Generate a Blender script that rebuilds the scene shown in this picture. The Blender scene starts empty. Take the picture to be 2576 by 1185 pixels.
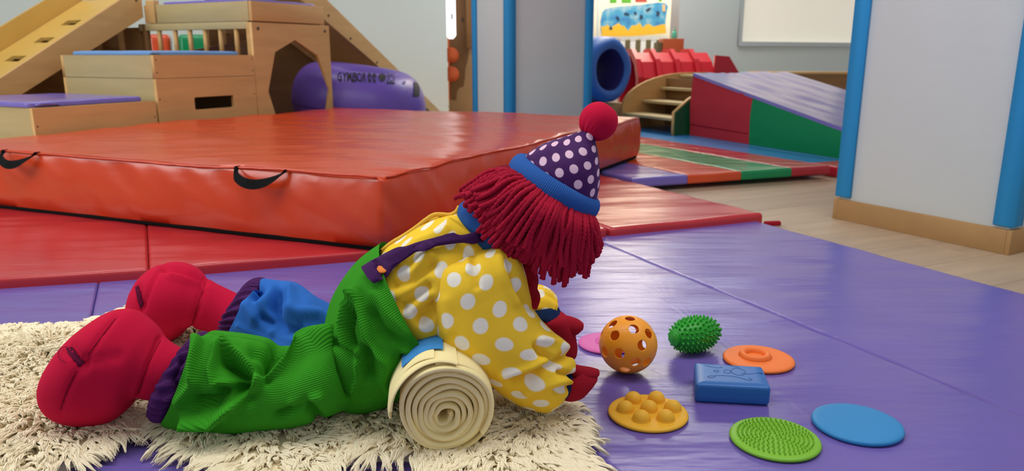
import bpy, bmesh, math, random
import numpy as np
from mathutils import Vector, Matrix, noise
from mathutils.bvhtree import BVHTree

R = math.radians
rng = np.random.default_rng(7)
random.seed(7)
scene = bpy.context.scene
COL = scene.collection

# ------------------------------------------------------------------ camera
FPX, PITCH, EYE = 1890.0, R(13.5), 0.55
cam_data = bpy.data.cameras.new('camera')
cam_data.sensor_width = 36.0
cam_data.lens = 36.0 * FPX / 2576.0
cam_data.clip_start = 0.02
cam = bpy.data.objects.new('camera', cam_data)
cam.location = (0, 0, EYE)
cam.rotation_euler = (R(90) - PITCH, 0, 0)
COL.objects.link(cam)
scene.camera = cam
cam_data.dof.use_dof = True
cam_data.dof.focus_distance = 1.10
cam_data.dof.aperture_fstop = 7.0

# ------------------------------------------------------------------ world, light, exposure
world = bpy.data.worlds.new('world')
scene.world = world
world.use_nodes = True
wb = world.node_tree.nodes['Background']
wb.inputs[0].default_value = (0.86, 0.93, 1.0, 1)
wb.inputs[1].default_value = 0.50
scene.view_settings.view_transform = 'Standard'
scene.view_settings.look = 'None'
scene.view_settings.exposure = -0.08
scene.view_settings.gamma = 1.0
scene.view_settings.use_curve_mapping = False


def area(name, loc, size, power, color, target=None, spread=None):
    l = bpy.data.lights.new(name, 'AREA')
    l.shape = 'RECTANGLE'
    l.size, l.size_y = size
    l.energy = power
    l.color = color
    if spread: l.spread = spread
    o = bpy.data.objects.new(name, l)
    o.location = loc
    d = (Vector(target) - Vector(loc)) if target else Vector((0, 0, -1))
    o.rotation_euler = d.to_track_quat('-Z', 'Y').to_euler()
    COL.objects.link(o)
    return o


LIGHTS = [((-1.0, 1.0, 2.55), 27), ((1.2, 1.2, 2.55), 25), ((-2.2, 4.3, 2.55), 26), ((1.3, 6.25, 2.55), 38)]
for p, w in LIGHTS:
    area('ceiling_light_glow', (p[0], p[1], p[2] - 0.03), (1.8, 0.9), w, (0.97, 1.0, 0.98))
area('left_fill', (-3.7, 1.1, 1.7), (1.8, 1.4), 53, (0.90, 0.99, 1.0), (0.2, 3.6, 0.8))  # added cool fill from the left; no window is built there
area('alcove_light_glow', (1.2, 7.7, 2.45), (1.1, 0.5), 60, (1.0, 0.90, 0.74))

# ------------------------------------------------------------------ helpers
WM = {}


def wm(o):
    if o is None: return Matrix.Identity(4)
    return WM.get(o.name, Matrix.Identity(4))


def lin(h):
    h = h.lstrip('#')
    c = [int(h[i:i + 2], 16) / 255 for i in (0, 2, 4)]
    return tuple([(x / 12.92 if x <= 0.04045 else ((x + 0.055) / 1.055) ** 2.4) for x in c] + [1.0])


def ray(px, py):
    x = (px - 1288) / FPX
    v = -(py - 592.5) / FPX
    return np.array([x, math.cos(PITCH) + v * math.sin(PITCH), -math.sin(PITCH) + v * math.cos(PITCH)])


def at(px, py, z=0.0):
    "point of the horizontal plane z seen at that place of the photograph"
    d = ray(px, py)
    return np.array([0, 0, EYE]) + (z - EYE) / d[2] * d


def aty(px, py, Y):
    "point of the vertical plane y = Y"
    d = ray(px, py)
    return np.array([0, 0, EYE]) + Y / d[1] * d


def proj(P):
    P = np.asarray(P, float)
    x, y, z = P[..., 0], P[..., 1], P[..., 2] - EYE
    f = y * math.cos(PITCH) - z * math.sin(PITCH)
    u = y * math.sin(PITCH) + z * math.cos(PITCH)
    return np.stack([1288 + FPX * x / f, 592.5 - FPX * u / f], -1)


def tag(o, label=None, cat=None, group=None, kind=None):
    if label: o['label'] = label
    if cat: o['category'] = cat
    if group: o['group'] = group
    if kind: o['kind'] = kind
    return o


def empty(name, loc, yaw=0.0, label=None, cat=None, group=None, parent=None):
    o = bpy.data.objects.new(name, None)
    o.empty_display_size = 0.05
    M = Matrix.Translation(Vector(loc)) @ Matrix.Rotation(yaw, 4, 'Z')
    if parent is not None:
        o.parent = parent
        L = wm(parent).inverted() @ M
        o.location = L.to_translation()
        o.rotation_euler = L.to_euler()
    else:
        o.location = loc
        o.rotation_euler = (0, 0, yaw)
    COL.objects.link(o)
    WM[o.name] = M
    return tag(o, label, cat, group)


def link(name, me, parent=None):
    "object whose mesh data are in the parent's own frame"
    o = bpy.data.objects.new(name, me)
    if parent is not None:
        o.parent = parent
    COL.objects.link(o)
    WM[o.name] = wm(parent)
    return o


def mk(name, verts, faces, m, parent=None, smooth=False, uv=None, sharp=None, local=False):
    "mesh object from world points (or local ones), kept in the parent's frame"
    me = bpy.data.meshes.new(name)
    V = np.asarray(verts, float).reshape(-1, 3)
    if parent is not None and not local:
        Mi = np.array(wm(parent).inverted())
        V = V @ Mi[:3, :3].T + Mi[:3, 3]
    me.from_pydata(V.tolist(), [], [tuple(int(i) for i in f) for f in faces])
    if isinstance(m, (list, tuple)):
        for x in m: me.materials.append(x)
    elif m: me.materials.append(m)
    if uv is not None:
        l = me.uv_layers.new(name='UVMap')
        idx = np.zeros(len(me.loops), np.int32)
        me.loops.foreach_get('vertex_index', idx)
        l.data.foreach_set('uv', np.asarray(uv, np.float32)[idx].ravel())
    if smooth:
        me.polygons.foreach_set('use_smooth', [True] * len(me.polygons))
        if sharp: me.set_sharp_from_angle(angle=R(sharp))
    me.update()
    return link(name, me, parent)


def bevel_box_bm(bm, lo, hi, bev=0.004, seg=2):
    r = bmesh.ops.create_cube(bm, size=1.0)
    for v in r['verts']:
        v.co = Vector([lo[i] + (v.co[i] + 0.5) * (hi[i] - lo[i]) for i in range(3)])
    if bev:
        es = list({e for v in r['verts'] for e in v.link_edges})
        bmesh.ops.bevel(bm, geom=es, offset=bev, segments=seg, affect='EDGES', profile=0.5, clamp_overlap=True)


def box(name, lo, hi, m, parent=None, bev=0.004, seg=2, tf=None):
    "bevelled box given in the parent's local frame"
    bm = bmesh.new()
    bevel_box_bm(bm, lo, hi, bev, seg)
    if tf is not None: bmesh.ops.transform(bm, matrix=tf, verts=bm.verts)
    me = bpy.data.meshes.new(name)
    bm.to_mesh(me)
    bm.free()
    if m: me.materials.append(m)
    me.polygons.foreach_set('use_smooth', [True] * len(me.polygons))
    me.set_sharp_from_angle(angle=R(35))
    return link(name, me, parent)


def prism(name, outline, holes, p0, ux, uy, thick, m, parent=None, bev=0.0, local=True):
    "flat board with holes: 2-D outline in the plane p0 + x*ux + y*uy, extruded by thick along ux x uy"
    cu = bpy.data.curves.new('tmp', 'CURVE')
    cu.dimensions = '2D'
    cu.fill_mode = 'BOTH'
    cu.extrude = thick / 2 - bev
    cu.bevel_depth = bev
    cu.bevel_resolution = 1
    cu.offset = -bev
    for poly in [outline] + list(holes):
        s = cu.splines.new('POLY')
        s.points.add(len(poly) - 1)
        for p, q in zip(s.points, poly): p.co = (q[0], q[1], 0, 1)
        s.use_cyclic_u = True
    o = bpy.data.objects.new('tmp', cu)
    COL.objects.link(o)
    dg = bpy.context.evaluated_depsgraph_get()
    me = bpy.data.meshes.new_from_object(o.evaluated_get(dg))
    bpy.data.objects.remove(o)
    bpy.data.curves.remove(cu)
    ux, uy = Vector(ux).normalized(), Vector(uy).normalized()
    uz = ux.cross(uy)
    M = Matrix((ux, uy, uz)).transposed().to_4x4()
    M.translation = Vector(p0) + uz * thick / 2
    if not local and parent is not None: M = wm(parent).inverted() @ M
    me.transform(M)
    me.name = name
    me.materials.clear()
    me.materials.append(m)
    return link(name, me, parent)


def catmull(P, n, closed=False):
    "resample control rows P (k, d) to n rows by Catmull-Rom; returns rows and the parameter of each"
    P = np.asarray(P, float)
    k = len(P)
    T = np.linspace(0, k - 1, n)
    return cat_at(P, T), T


def cat_at(P, T):
    P = np.asarray(P, float)
    k = len(P)
    T = np.clip(np.asarray(T, float), 0, k - 1 - 1e-9)
    i = np.floor(T).astype(int)
    f = (T - i)
    Q = np.concatenate([[2 * P[0] - P[1]], P, [2 * P[-1] - P[-2]]])
    p0, p1, p2, p3 = Q[i], Q[i + 1], Q[i + 2], Q[i + 3]
    sh = (slice(None),) + (None,) * (P.ndim - 1)
    f = f[sh]
    return 0.5 * ((2 * p1) + (-p0 + p2) * f + (2 * p0 - 5 * p1 + 4 * p2 - p3) * f ** 2 + (-p0 + 3 * p1 - 3 * p2 + p3) * f ** 3)


def grid_faces(nr, nc, closed=True, base=0):
    i = np.arange(nr - 1)[:, None]
    j = np.arange(nc if closed else nc - 1)[None, :]
    j2 = (j + 1) % nc
    a = i * nc + j
    b = i * nc + j2
    c = (i + 1) * nc + j2
    d = (i + 1) * nc + j
    return (np.stack([a, b, c, d], -1).reshape(-1, 4) + base).tolist()


def tube_mesh(path, rad, seg=8, lobes=0, twist=0.0, amp=0.0):
    "verts, faces of a tube along a path with radius per point (optional twisted ply)"
    P = np.asarray(path, float)
    n = len(P)
    rad = np.full(n, rad) if np.isscalar(rad) else np.asarray(rad, float)
    T = np.gradient(P, axis=0)
    T /= np.linalg.norm(T, axis=1)[:, None] + 1e-12
    ref = np.array([0.0, 0.0, 1.0]) if abs(T[0][2]) < 0.9 else np.array([1.0, 0, 0])
    N = []
    u = np.cross(ref, T[0])
    u /= np.linalg.norm(u)
    for t in T:
        u = u - t * (u @ t)
        u /= np.linalg.norm(u)
        N.append(u.copy())
    N = np.array(N)
    B = np.cross(T, N)
    s = np.concatenate([[0], np.cumsum(np.linalg.norm(np.diff(P, axis=0), axis=1))])
    ph = np.linspace(0, 2 * np.pi, seg, endpoint=False)[None, :]
    rr = rad[:, None] * np.ones_like(ph)
    if lobes:
        rr = rr * (1 + amp * np.cos(lobes * (ph - twist * s[:, None])))
    V = P[:, None] + rr[..., None] * (np.cos(ph)[..., None] * N[:, None] + np.sin(ph)[..., None] * B[:, None])
    V = V.reshape(-1, 3)
    F = grid_faces(n, seg)
    V = np.vstack([V, P[0], P[-1]])
    a, b = n * seg, n * seg + 1
    F += [[(j + 1) % seg, j, a] for j in range(seg)]
    F += [[(n - 1) * seg + j, (n - 1) * seg + (j + 1) % seg, b] for j in range(seg)]
    return V, F


def tube(name, path, rad, m, parent=None, seg=8, n=None, **k):
    P = np.asarray(path, float)
    if n: P = catmull(P, n)[0]
    V, F = tube_mesh(P, rad, seg, **k)
    return mk(name, V, F, m, parent, smooth=True, local=False)


def lathe(name, prof, m, parent=None, seg=40, center=(0, 0, 0), sx=1, sy=1, tf=None, sharp=None):
    "profile of (r, z) turned about z, local"
    V, F = [], []
    prof = list(prof)
    ph = np.linspace(0, 2 * np.pi, seg, endpoint=False)
    for r, z in prof:
        V.append(np.stack([r * np.cos(ph) * sx, r * np.sin(ph) * sy, np.full(seg, z)], -1))
    V = np.concatenate(V)
    F = grid_faces(len(prof), seg)
    F.append(list(range(seg))[::-1])
    F.append([(len(prof) - 1) * seg + j for j in range(seg)])
    if tf is not None:
        M = np.array(tf)
        V = V @ M[:3, :3].T + M[:3, 3]
    V = V + np.array(center)
    return mk(name, V, F, m, parent, smooth=True, local=True, sharp=sharp)


# ------------------------------------------------------------------ materials
def mat(name, col, rough=0.6, spec=0.5, bump=None, var=None, sheen=0.0, sub=0.0, metal=0.0, coat=0.0, emit=None, emit_s=0.0, rand=0.0, coatr=0.1):
    """col hex; bump = list of (kind, scale(x,y,z), strength, distance); var = (scale, amount)"""
    m = bpy.data.materials.new(name)
    m.use_nodes = True
    nt = m.node_tree
    N, L = nt.nodes, nt.links
    b = N['Principled BSDF']
    c = lin(col)
    b.inputs['Base Color'].default_value = c
    m.diffuse_color = c
    b.inputs['Roughness'].default_value = rough
    b.inputs['Specular IOR Level'].default_value = spec
    b.inputs['Metallic'].default_value = metal
    if sheen:
        b.inputs['Sheen Weight'].default_value = sheen
        b.inputs['Sheen Roughness'].default_value = 0.5
        b.inputs['Sheen Tint'].default_value = c
    if sub:
        b.inputs['Subsurface Weight'].default_value = sub
        b.inputs['Subsurface Scale'].default_value = 0.01
    if coat:
        b.inputs['Coat Weight'].default_value = coat
        b.inputs['Coat Roughness'].default_value = coatr
    if emit:
        b.inputs['Emission Color'].default_value = lin(emit)
        b.inputs['Emission Strength'].default_value = emit_s
    tc = N.new('ShaderNodeTexCoord')
    last = None
    if var or rand:
        sc, am = var if var else ((1, 1, 1), 0.0)
        mp = N.new('ShaderNodeMapping')
        mp.inputs['Scale'].default_value = sc if not np.isscalar(sc) else (sc, sc, sc)
        L.new(tc.outputs['Object'], mp.inputs['Vector'])
        nz = N.new('ShaderNodeTexNoise')
        nz.inputs['Scale'].default_value = 1.0
        nz.inputs['Detail'].default_value = 5
        L.new(mp.outputs[0], nz.inputs['Vector'])
        mr = N.new('ShaderNodeMapRange')
        mr.inputs['From Min'].default_value = 0.25
        mr.inputs['From Max'].default_value = 0.75
        mr.inputs['To Min'].default_value = 1 - am
        mr.inputs['To Max'].default_value = 1 + am
        L.new(nz.outputs['Fac'], mr.inputs['Value'])
        hv = N.new('ShaderNodeHueSaturation')
        hv.inputs['Color'].default_value = c
        out = mr.outputs[0]
        if rand:
            oi = N.new('ShaderNodeObjectInfo')
            r2 = N.new('ShaderNodeMapRange')
            r2.inputs['To Min'].default_value = 1 - rand
            r2.inputs['To Max'].default_value = 1 + rand
            L.new(oi.outputs['Random'], r2.inputs['Value'])
            mu = N.new('ShaderNodeMath')
            mu.operation = 'MULTIPLY'
            L.new(out, mu.inputs[0])
            L.new(r2.outputs[0], mu.inputs[1])
            out = mu.outputs[0]
        L.new(out, hv.inputs['Value'])
        L.new(hv.outputs[0], b.inputs['Base Color'])
    if bump:
        for kind, sc, st, dist in bump:
            mp = N.new('ShaderNodeMapping')
            mp.inputs['Scale'].default_value = sc if not np.isscalar(sc) else (sc, sc, sc)
            L.new(tc.outputs['UV' if kind.startswith('uv') else 'Object'], mp.inputs['Vector'])
            k = kind.replace('uv', '')
            if k == 'noise':
                t = N.new('ShaderNodeTexNoise')
                t.inputs['Scale'].default_value = 1
                t.inputs['Detail'].default_value = 4
                o = t.outputs['Fac']
            elif k == 'ridge':
                t = N.new('ShaderNodeTexNoise')
                t.noise_type = 'RIDGED_MULTIFRACTAL'
                t.inputs['Scale'].default_value = 1
                t.inputs['Detail'].default_value = 2
                o = t.outputs['Fac']
            elif k == 'wave':
                t = N.new('ShaderNodeTexWave')
                t.inputs['Scale'].default_value = 1
                t.inputs['Distortion'].default_value = 0.0
                if not np.isscalar(sc) and sc[1] > 1: t.bands_direction = 'Y'
                o = t.outputs['Fac']
            L.new(mp.outputs[0], t.inputs['Vector'])
            bp = N.new('ShaderNodeBump')
            bp.inputs['Strength'].default_value = st
            bp.inputs['Distance'].default_value = dist
            L.new(o, bp.inputs['Height'])
            if last: L.new(last, bp.inputs['Normal'])
            last = bp.outputs[0]
        L.new(last, b.inputs['Normal'])
    return m


def dot_mat(name, ground, dot, cell, radius, randomness=0.35, rot=0.6, rough=0.95, soft=0.05, sheen=0.3):
    "cloth with round dots: cells measured in metres on the UV map"
    m = mat(name, ground, rough, spec=0.15, sheen=sheen, bump=[('noise', 900, 0.35, 0.001)])
    nt = m.node_tree
    N, L = nt.nodes, nt.links
    tc = [n for n in N if n.type == 'TEX_COORD'][0]
    mp = N.new('ShaderNodeMapping')
    mp.inputs['Scale'].default_value = (1 / cell, 1 / cell, 1)
    mp.inputs['Rotation'].default_value = (0, 0, rot)
    L.new(tc.outputs['UV'], mp.inputs['Vector'])
    v = N.new('ShaderNodeTexVoronoi')
    v.voronoi_dimensions = '2D'
    v.inputs['Scale'].default_value = 1
    v.inputs['Randomness'].default_value = randomness
    L.new(mp.outputs[0], v.inputs['Vector'])
    mr = N.new('ShaderNodeMapRange')
    mr.inputs['From Min'].default_value = radius - soft
    mr.inputs['From Max'].default_value = radius
    mr.inputs['To Min'].default_value = 1
    mr.inputs['To Max'].default_value = 0
    L.new(v.outputs['Distance'], mr.inputs['Value'])
    mx = N.new('ShaderNodeMix')
    mx.data_type = 'RGBA'
    L.new(mr.outputs[0], mx.inputs['Factor'])
    mx.inputs[6].default_value = lin(ground)
    mx.inputs[7].default_value = lin(dot)
    L.new(mx.outputs[2], N['Principled BSDF'].inputs['Base Color'])
    return m


def vinyl(name, col, rough=0.30, wr=(3, 14, 3), st=0.5, dist=0.012, spec=0.5):
    return mat(name, col, rough, spec, var=(6, 0.05), bump=[('noise', wr, st, dist), ('noise', (600, 600, 600), 0.10, 0.001)])


M = dict(
    purple=vinyl('purple_vinyl', '#6c5aa6', 0.27, (1.8, 8, 2), 0.75, 0.013),
    red=vinyl('red_vinyl', '#b92c32', 0.22, (1.5, 9, 2), 0.5, 0.011),
    orange=vinyl('orange_vinyl', '#cc4019', 0.25, (1.6, 5, 2.5), 0.7, 0.018),
    far_purple=vinyl('lilac_vinyl', '#7a6cc0', 0.2, (2, 12, 2), 0.6, 0.012),
    far_orange=vinyl('coral_vinyl', '#dd5530', 0.2, (2, 12, 2), 0.6, 0.012),
    far_green=vinyl('green_vinyl', '#00955a', 0.2, (2, 12, 2), 0.6, 0.012),
    far_red=vinyl('crimson_vinyl', '#c22a3a', 0.2, (2, 12, 2), 0.6, 0.012),
    blue=vinyl('blue_vinyl', '#2f7fc0', 0.30, (3, 8, 3), 0.4, 0.010),
    deep_blue=vinyl('deep_blue_vinyl', '#2a4fb0', 0.30, (3, 8, 3), 0.4, 0.010),
    pad_blue=vinyl('pale_blue_vinyl', '#6f9cd8', 0.35),
    wedge_top=mat('glossy_lilac_vinyl', '#8577c4', 0.25, 0.6, coat=1.0, coatr=0.18, bump=[('noise', (2.5, 14, 3), 0.7, 0.014)]),
    sky_blue=vinyl('sky_blue_vinyl', '#2f6ac0', 0.42, (3, 8, 3), 0.4, 0.010),
    wedge_red=mat('wedge_red_cloth', '#bd2c38', 0.7, 0.3, bump=[('noise', (5, 5, 12), 0.5, 0.01)]),
    wedge_green=mat('wedge_green_cloth', '#00854e', 0.7, 0.3, bump=[('noise', (5, 5, 12), 0.5, 0.01)]),
    wood=mat('birch_plywood', '#d2a468', 0.50, 0.35, var=((3, 3, 22), 0.10), bump=[('noise', (4, 4, 60), 0.12, 0.002)]),
    wood_pale=mat('pale_plywood', '#bda777', 0.50, 0.35, var=((3, 3, 22), 0.08)),  # same plywood, paler for sides turned to the light; treads share it
    wood_gold=mat('golden_plywood', '#cda555', 0.35, 0.45, var=((3, 9, 3), 0.07)),
    wood_dark=mat('brown_wood', '#8a6238', 0.5, 0.4, var=((4, 4, 20), 0.14)),
    slot=mat('dark_brown_matte', '#2a1d14', 0.9),  # plain dark brown, used for a cabinet plinth
    wall=mat('painted_wall', '#dfe9e6', 0.85, 0.3, var=(0.7, 0.02), bump=[('noise', 40, 0.12, 0.003)]),
    pillar=mat('pillar_paint', '#d3d7d7', 0.8, 0.3, var=(3, 0.025), bump=[('noise', 25, 0.25, 0.003)]),
    cream_wall=mat('cream_wall', '#efe6d6', 0.8, 0.3),
    ceiling=mat('ceiling_paint', '#e6e6e2', 0.9, 0.2),
    guard=mat('blue_foam_guard', '#2f96d6', 0.65, 0.3, bump=[('noise', 500, 0.2, 0.001)]),
    mdf=mat('mdf_skirting', '#ad8556', 0.6, 0.3, var=((8, 8, 8), 0.10), bump=[('noise', 200, 0.1, 0.001)]),
    plank=mat('oak_laminate', '#b49b82', 0.38, 0.45, var=((2.2, 24, 3), 0.16), rand=0.07, bump=[('noise', (6, 90, 6), 0.06, 0.001)]),
    subfloor=mat('dark_subfloor', '#5a4a3a', 0.8),  # plain dark brown subfloor colour
    crimson=mat('crimson_fleece', '#c4153a', 0.95, 0.12, sheen=0.35, var=(9, 0.05), bump=[('noise', 700, 0.4, 0.001)]),
    darkred=mat('dark_red_fleece', '#a01a2c', 0.95, 0.12, sheen=0.3, bump=[('noise', 700, 0.4, 0.001)]),
    seam=mat('seam_thread', '#7c0e26', 0.9, 0.1),
    maroon=mat('maroon_thread', '#5a1030', 0.9, 0.1),
    green_cord=mat('green_corduroy', '#399a1e', 0.9, 0.15, sheen=0.45, bump=[('uvwave', (105, 0.0001, 1), 0.55, 0.0016), ('noise', 500, 0.25, 0.001)]),
    green_cord2=mat('green_corduroy_body', '#348f1a', 0.9, 0.15, sheen=0.4, bump=[('uvwave', (0.0001, 105, 1), 0.55, 0.0016), ('noise', 500, 0.25, 0.001)]),
    blue_cord=mat('blue_velour', '#2a66b8', 0.85, 0.15, sheen=0.6, bump=[('noise', 500, 0.3, 0.001)]),
    plum=mat('plum_corduroy', '#4a1c58', 0.85, 0.2, sheen=0.4, bump=[('uvwave', (0.0001, 130, 1), 0.5, 0.0015)]),
    strap=mat('plum_velvet', '#3d174c', 0.85, 0.2, sheen=0.4, bump=[('noise', 300, 0.3, 0.001)]),
    brim=mat('blue_rib_knit', '#2c5ba4', 0.9, 0.15, sheen=0.4, bump=[('uvwave', (115, 0.0001, 1), 0.6, 0.0012)]),
    navy=mat('navy_knit', '#152a52', 0.9, 0.15, sheen=0.2, bump=[('uvwave', (0.0001, 160, 1), 0.5, 0.001)]),
    knit=mat('blue_knit', '#2b569c', 0.9, 0.15, sheen=0.3, bump=[('uvwave', (0.0001, 160, 1), 0.5, 0.001)]),
    yarn=mat('red_yarn', '#a81532', 0.9, 0.15, sheen=0.3, rand=0.10, bump=[('noise', 900, 0.5, 0.001)]),
    skin=mat('peach_cloth', '#d9a58c', 0.8, 0.2, sheen=0.2),
    white=mat('white_paint', '#e8e8e4', 0.6),
    black=mat('black_webbing', '#0b0b0d', 0.85, 0.15, bump=[('noise', 900, 0.4, 0.001)]),
    button=mat('orange_felt', '#f08a3c', 0.8, 0.2),
    piping=mat('yellow_piping', '#e8b440', 0.85, 0.2, sheen=0.3),
    zipper=mat('grey_zip', '#3a4654', 0.5, 0.5),
    towel=mat('cream_jersey', '#f6e3a8', 0.95, 0.1, sheen=0.25, var=(14, 0.04), bump=[('noise', 600, 0.35, 0.001)]),
    towel_blue=mat('blue_print', '#3f83c0', 0.9, 0.1, var=(60, 0.12), bump=[('noise', 600, 0.3, 0.001)]),
    pelt=mat('pelt_skin', '#f6e6c0', 0.95, 0.1),
    wool=mat('cream_wool', '#fff0cf', 0.95, 0.1, sheen=0.0, var=(9, 0.05)),
    ball_o=mat('orange_plastic', '#ffa324', 0.38, 0.45, sub=0.08),
    spiky=mat('green_rubber', '#1f9a22', 0.4, 0.45),
    disc_o=mat('orange_rubber', '#f27a34', 0.5, 0.35, sub=0.05),
    disc_y=mat('yellow_rubber', '#f2b52e', 0.5, 0.35, sub=0.05),
    disc_g=mat('lime_rubber', '#7cb82c', 0.45, 0.4, sub=0.05),
    disc_b=mat('blue_rubber', '#2f86c2', 0.5, 0.35),
    disc_p=mat('pink_rubber', '#d462a8', 0.5, 0.35, sub=0.05),
    block_b=mat('blue_plastic', '#2768b2', 0.36, 0.45),
    redplastic=mat('red_plastic', '#cf1b2c', 0.35, 0.5, sub=0.05),
    ring=mat('violet_vinyl', '#6a4fb0', 0.38, 0.5, bump=[('noise', 6, 0.3, 0.01)]),
    ring_seam=mat('violet_seam', '#4a2f8a', 0.5, 0.4),
    print_=mat('black_print', '#16121e', 0.7),
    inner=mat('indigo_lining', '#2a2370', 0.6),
    tan=mat('tan_board', '#b09068', 0.6, 0.3, var=(4, 0.06)),
    olive=mat('olive_board', '#5c5030', 0.7),
    rust=mat('rust_laminate', '#b05226', 0.5, 0.4),
    teal=mat('teal_plastic', '#4fae8e', 0.35, 0.5),
    blind=mat('roller_blind', '#f2ebdc', 0.85, 0.2, emit='#f2ead8', emit_s=0.45, bump=[('noise', (120, 120, 1), 0.1, 0.002)]),  # emission stands in for daylight coming through the blind
    frame=mat('window_frame', '#cfd8d8', 0.5, 0.4),
    sand=mat('sand_paint', '#e3b02a', 0.7),
    fish=mat('dark_paint', '#1a2e50', 0.7),
    leaf=mat('leaf_green_paper', '#5fae3a', 0.8),
    redpaper=mat('red_paper', '#c2504a', 0.8),
    peach=mat('peach_paper', '#e0b080', 0.8),
    brownpaint=mat('brown_paint', '#75502a', 0.7, var=(6, 0.08)),
    orangepaint=mat('orange_paint', '#cf5a28', 0.7),
    screw=mat('steel', '#6a5a4a', 0.35, 0.6, metal=0.8),
    screw_dark=mat('dark_screw', '#3a2a20', 0.5, 0.5),
    lamp=mat('lamp_diffuser', '#ffffff', 0.6, emit='#fff4e0', emit_s=1.2),
    daylight=mat('bright_glazing', '#ffffff', 0.5, emit='#ffffff', emit_s=1.6),
)
M['shirt'] = dot_mat('yellow_dot_fleece', '#f7ca36', '#f3ecdc', 0.0355, 0.31, 0.25, 0.35)
M['hat'] = dot_mat('purple_dot_satin', '#451c58', '#e6bfd4', 0.0205, 0.31, 0.0, math.pi / 4, rough=0.6, soft=0.04, sheen=0.2)


def ocean_mat():
    m = mat('ocean_painting', '#4a90c0', 0.7)
    N, L = m.node_tree.nodes, m.node_tree.links
    tc = [n for n in N if n.type == 'TEX_COORD'][0]
    nz = N.new('ShaderNodeTexNoise')
    nz.inputs['Scale'].default_value = 9
    nz.inputs['Detail'].default_value = 5
    L.new(tc.outputs['Object'], nz.inputs['Vector'])
    cr = N.new('ShaderNodeValToRGB')
    e = cr.color_ramp.elements
    e[0].position, e[0].color = 0.32, lin('#2f6fb4')
    e[1].position, e[1].color = 0.72, lin('#a8bcc8')
    x = e.new(0.5)
    x.color = lin('#4497c0')
    L.new(nz.outputs['Fac'], cr.inputs[0])
    L.new(cr.outputs[0], N['Principled BSDF'].inputs['Base Color'])
    return m


M['ocean'] = ocean_mat()


# ------------------------------------------------------------------ room shell
def u2(deg): return np.array([math.cos(R(deg)), math.sin(R(deg))])


def struct(o): o['kind'] = 'structure'; return o


def cushion(name, quad, z0, z1, r, m, parent=None, puff=0.0, disp=None, na=40, nrad=14, corner=0.02, side_disp=None, rows=5):
    "upholstered slab: quad corners in plan (counter-clockwise), rounded edges, closed top"
    Q = [np.array(q, float)[:2] for q in quad]
    pts = []
    k = len(Q)
    for i in range(k):
        p, q, s = Q[i - 1], Q[i], Q[(i + 1) % k]
        a = q + (p - q) / np.linalg.norm(p - q) * corner
        c = q + (s - q) / np.linalg.norm(s - q) * corner
        for t in np.linspace(0, 1, 5):
            pts.append((1 - t) ** 2 * a + 2 * t * (1 - t) * q + t * t * c)
        nxt = s + (q - s) / np.linalg.norm(q - s) * corner
        for t in np.linspace(0, 1, na + 1)[1:-1]:
            pts.append(c + (nxt - c) * t)
    P = np.array(pts)
    cen = P.mean(0)
    span = np.linalg.norm(P - cen, axis=1).min()
    n = len(P)
    d = np.roll(P, -1, 0) - np.roll(P, 1, 0)
    nn = np.stack([d[:, 1], -d[:, 0]], -1)
    nn /= np.linalg.norm(nn, axis=1)[:, None]
    rings = []
    rings.append((P - nn * r * 0.6, z0))
    for t in np.linspace(0.15, 1, rows):
        rings.append((P.copy(), z0 + (z1 - r - z0) * t))
    for a in np.linspace(0, 90, 5)[1:]:
        rings.append((P - nn * r * (1 - math.cos(R(a))), z1 - r + r * math.sin(R(a))))
    base = P - nn * r
    for t in np.linspace(0, 1, nrad)[1:-1]:
        rings.append((base + (cen - base) * t ** 1.3, z1 + puff * (1 - (1 - min(1, t * 3)) ** 2)))
    V = np.concatenate([np.column_stack([p, np.full(n, z)]) for p, z in rings])
    V = np.vstack([V, [cen[0], cen[1], z1 + puff]])
    F = grid_faces(len(rings), n)
    c = len(V) - 1
    b = (len(rings) - 1) * n
    F += [[b + j, b + (j + 1) % n, c] for j in range(n)]
    F.append(list(range(n))[::-1])
    if disp is not None:
        for i in range(n, len(V)):
            V[i, 2] += disp(V[i]) * min(1, (V[i, 2] - z0) / (z1 - z0))
    if side_disp is not None:
        k0 = n
        for i in range(1, rows + 4):
            for j in range(n):
                V[i * n + j, :2] += nn[j] * side_disp(V[i * n + j])
    return mk(name, V, F, m, parent, smooth=True, sharp=60)


def nz(p, s, seed=0.0): return noise.noise(Vector((p[0] * s[0] + seed, p[1] * s[1] + seed, p[2] * s[2])))


def rot2(p, deg):
    c, s = math.cos(R(deg)), math.sin(R(deg))
    return (p[0] * c + p[1] * s, -p[0] * s + p[1] * c, p[2])


fl = struct(mk('floor', [(-6, -0.6, -0.012), (6, -0.6, -0.012), (6, 11, -0.012), (-6, 11, -0.012)], [(0, 1, 2, 3)], M['plank']))
# oak planks, laid along the 25 degree direction, where the photograph shows bare floor
pl_me = None
PW, PL = 0.19, 1.25
fd, fn = u2(25), u2(115)
for row in range(-1, 26):
    v = 0.05 + row * PW
    off = [0.0, 0.46, 0.83, 0.27, 0.66][row % 5]
    for kx in range(-2, 4):
        s = kx * PL + off * PL
        c = fd * (s + PL / 2) + fn * (v + PW / 2) + np.array([0.6, 0.6])
        pp = proj(np.array([c[0], c[1], 0.0]))
        if c[1] < 0.7 or not (1300 < pp[0] < 3300 and pp[1] < 1100): continue
        if pl_me is None:
            o = box('plank', (-PL / 2 + .0008, -PW / 2 + .0008, -0.010), (PL / 2 - .0008, PW / 2 - .0008, 0.0), M['plank'], fl, bev=0.0008, seg=1)
            pl_me = o.data
        else:
            o = link('plank', pl_me, fl)
        o.location = (c[0], c[1], 0)
        o.rotation_euler = (0, 0, R(25))

CEIL = 2.7


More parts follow.
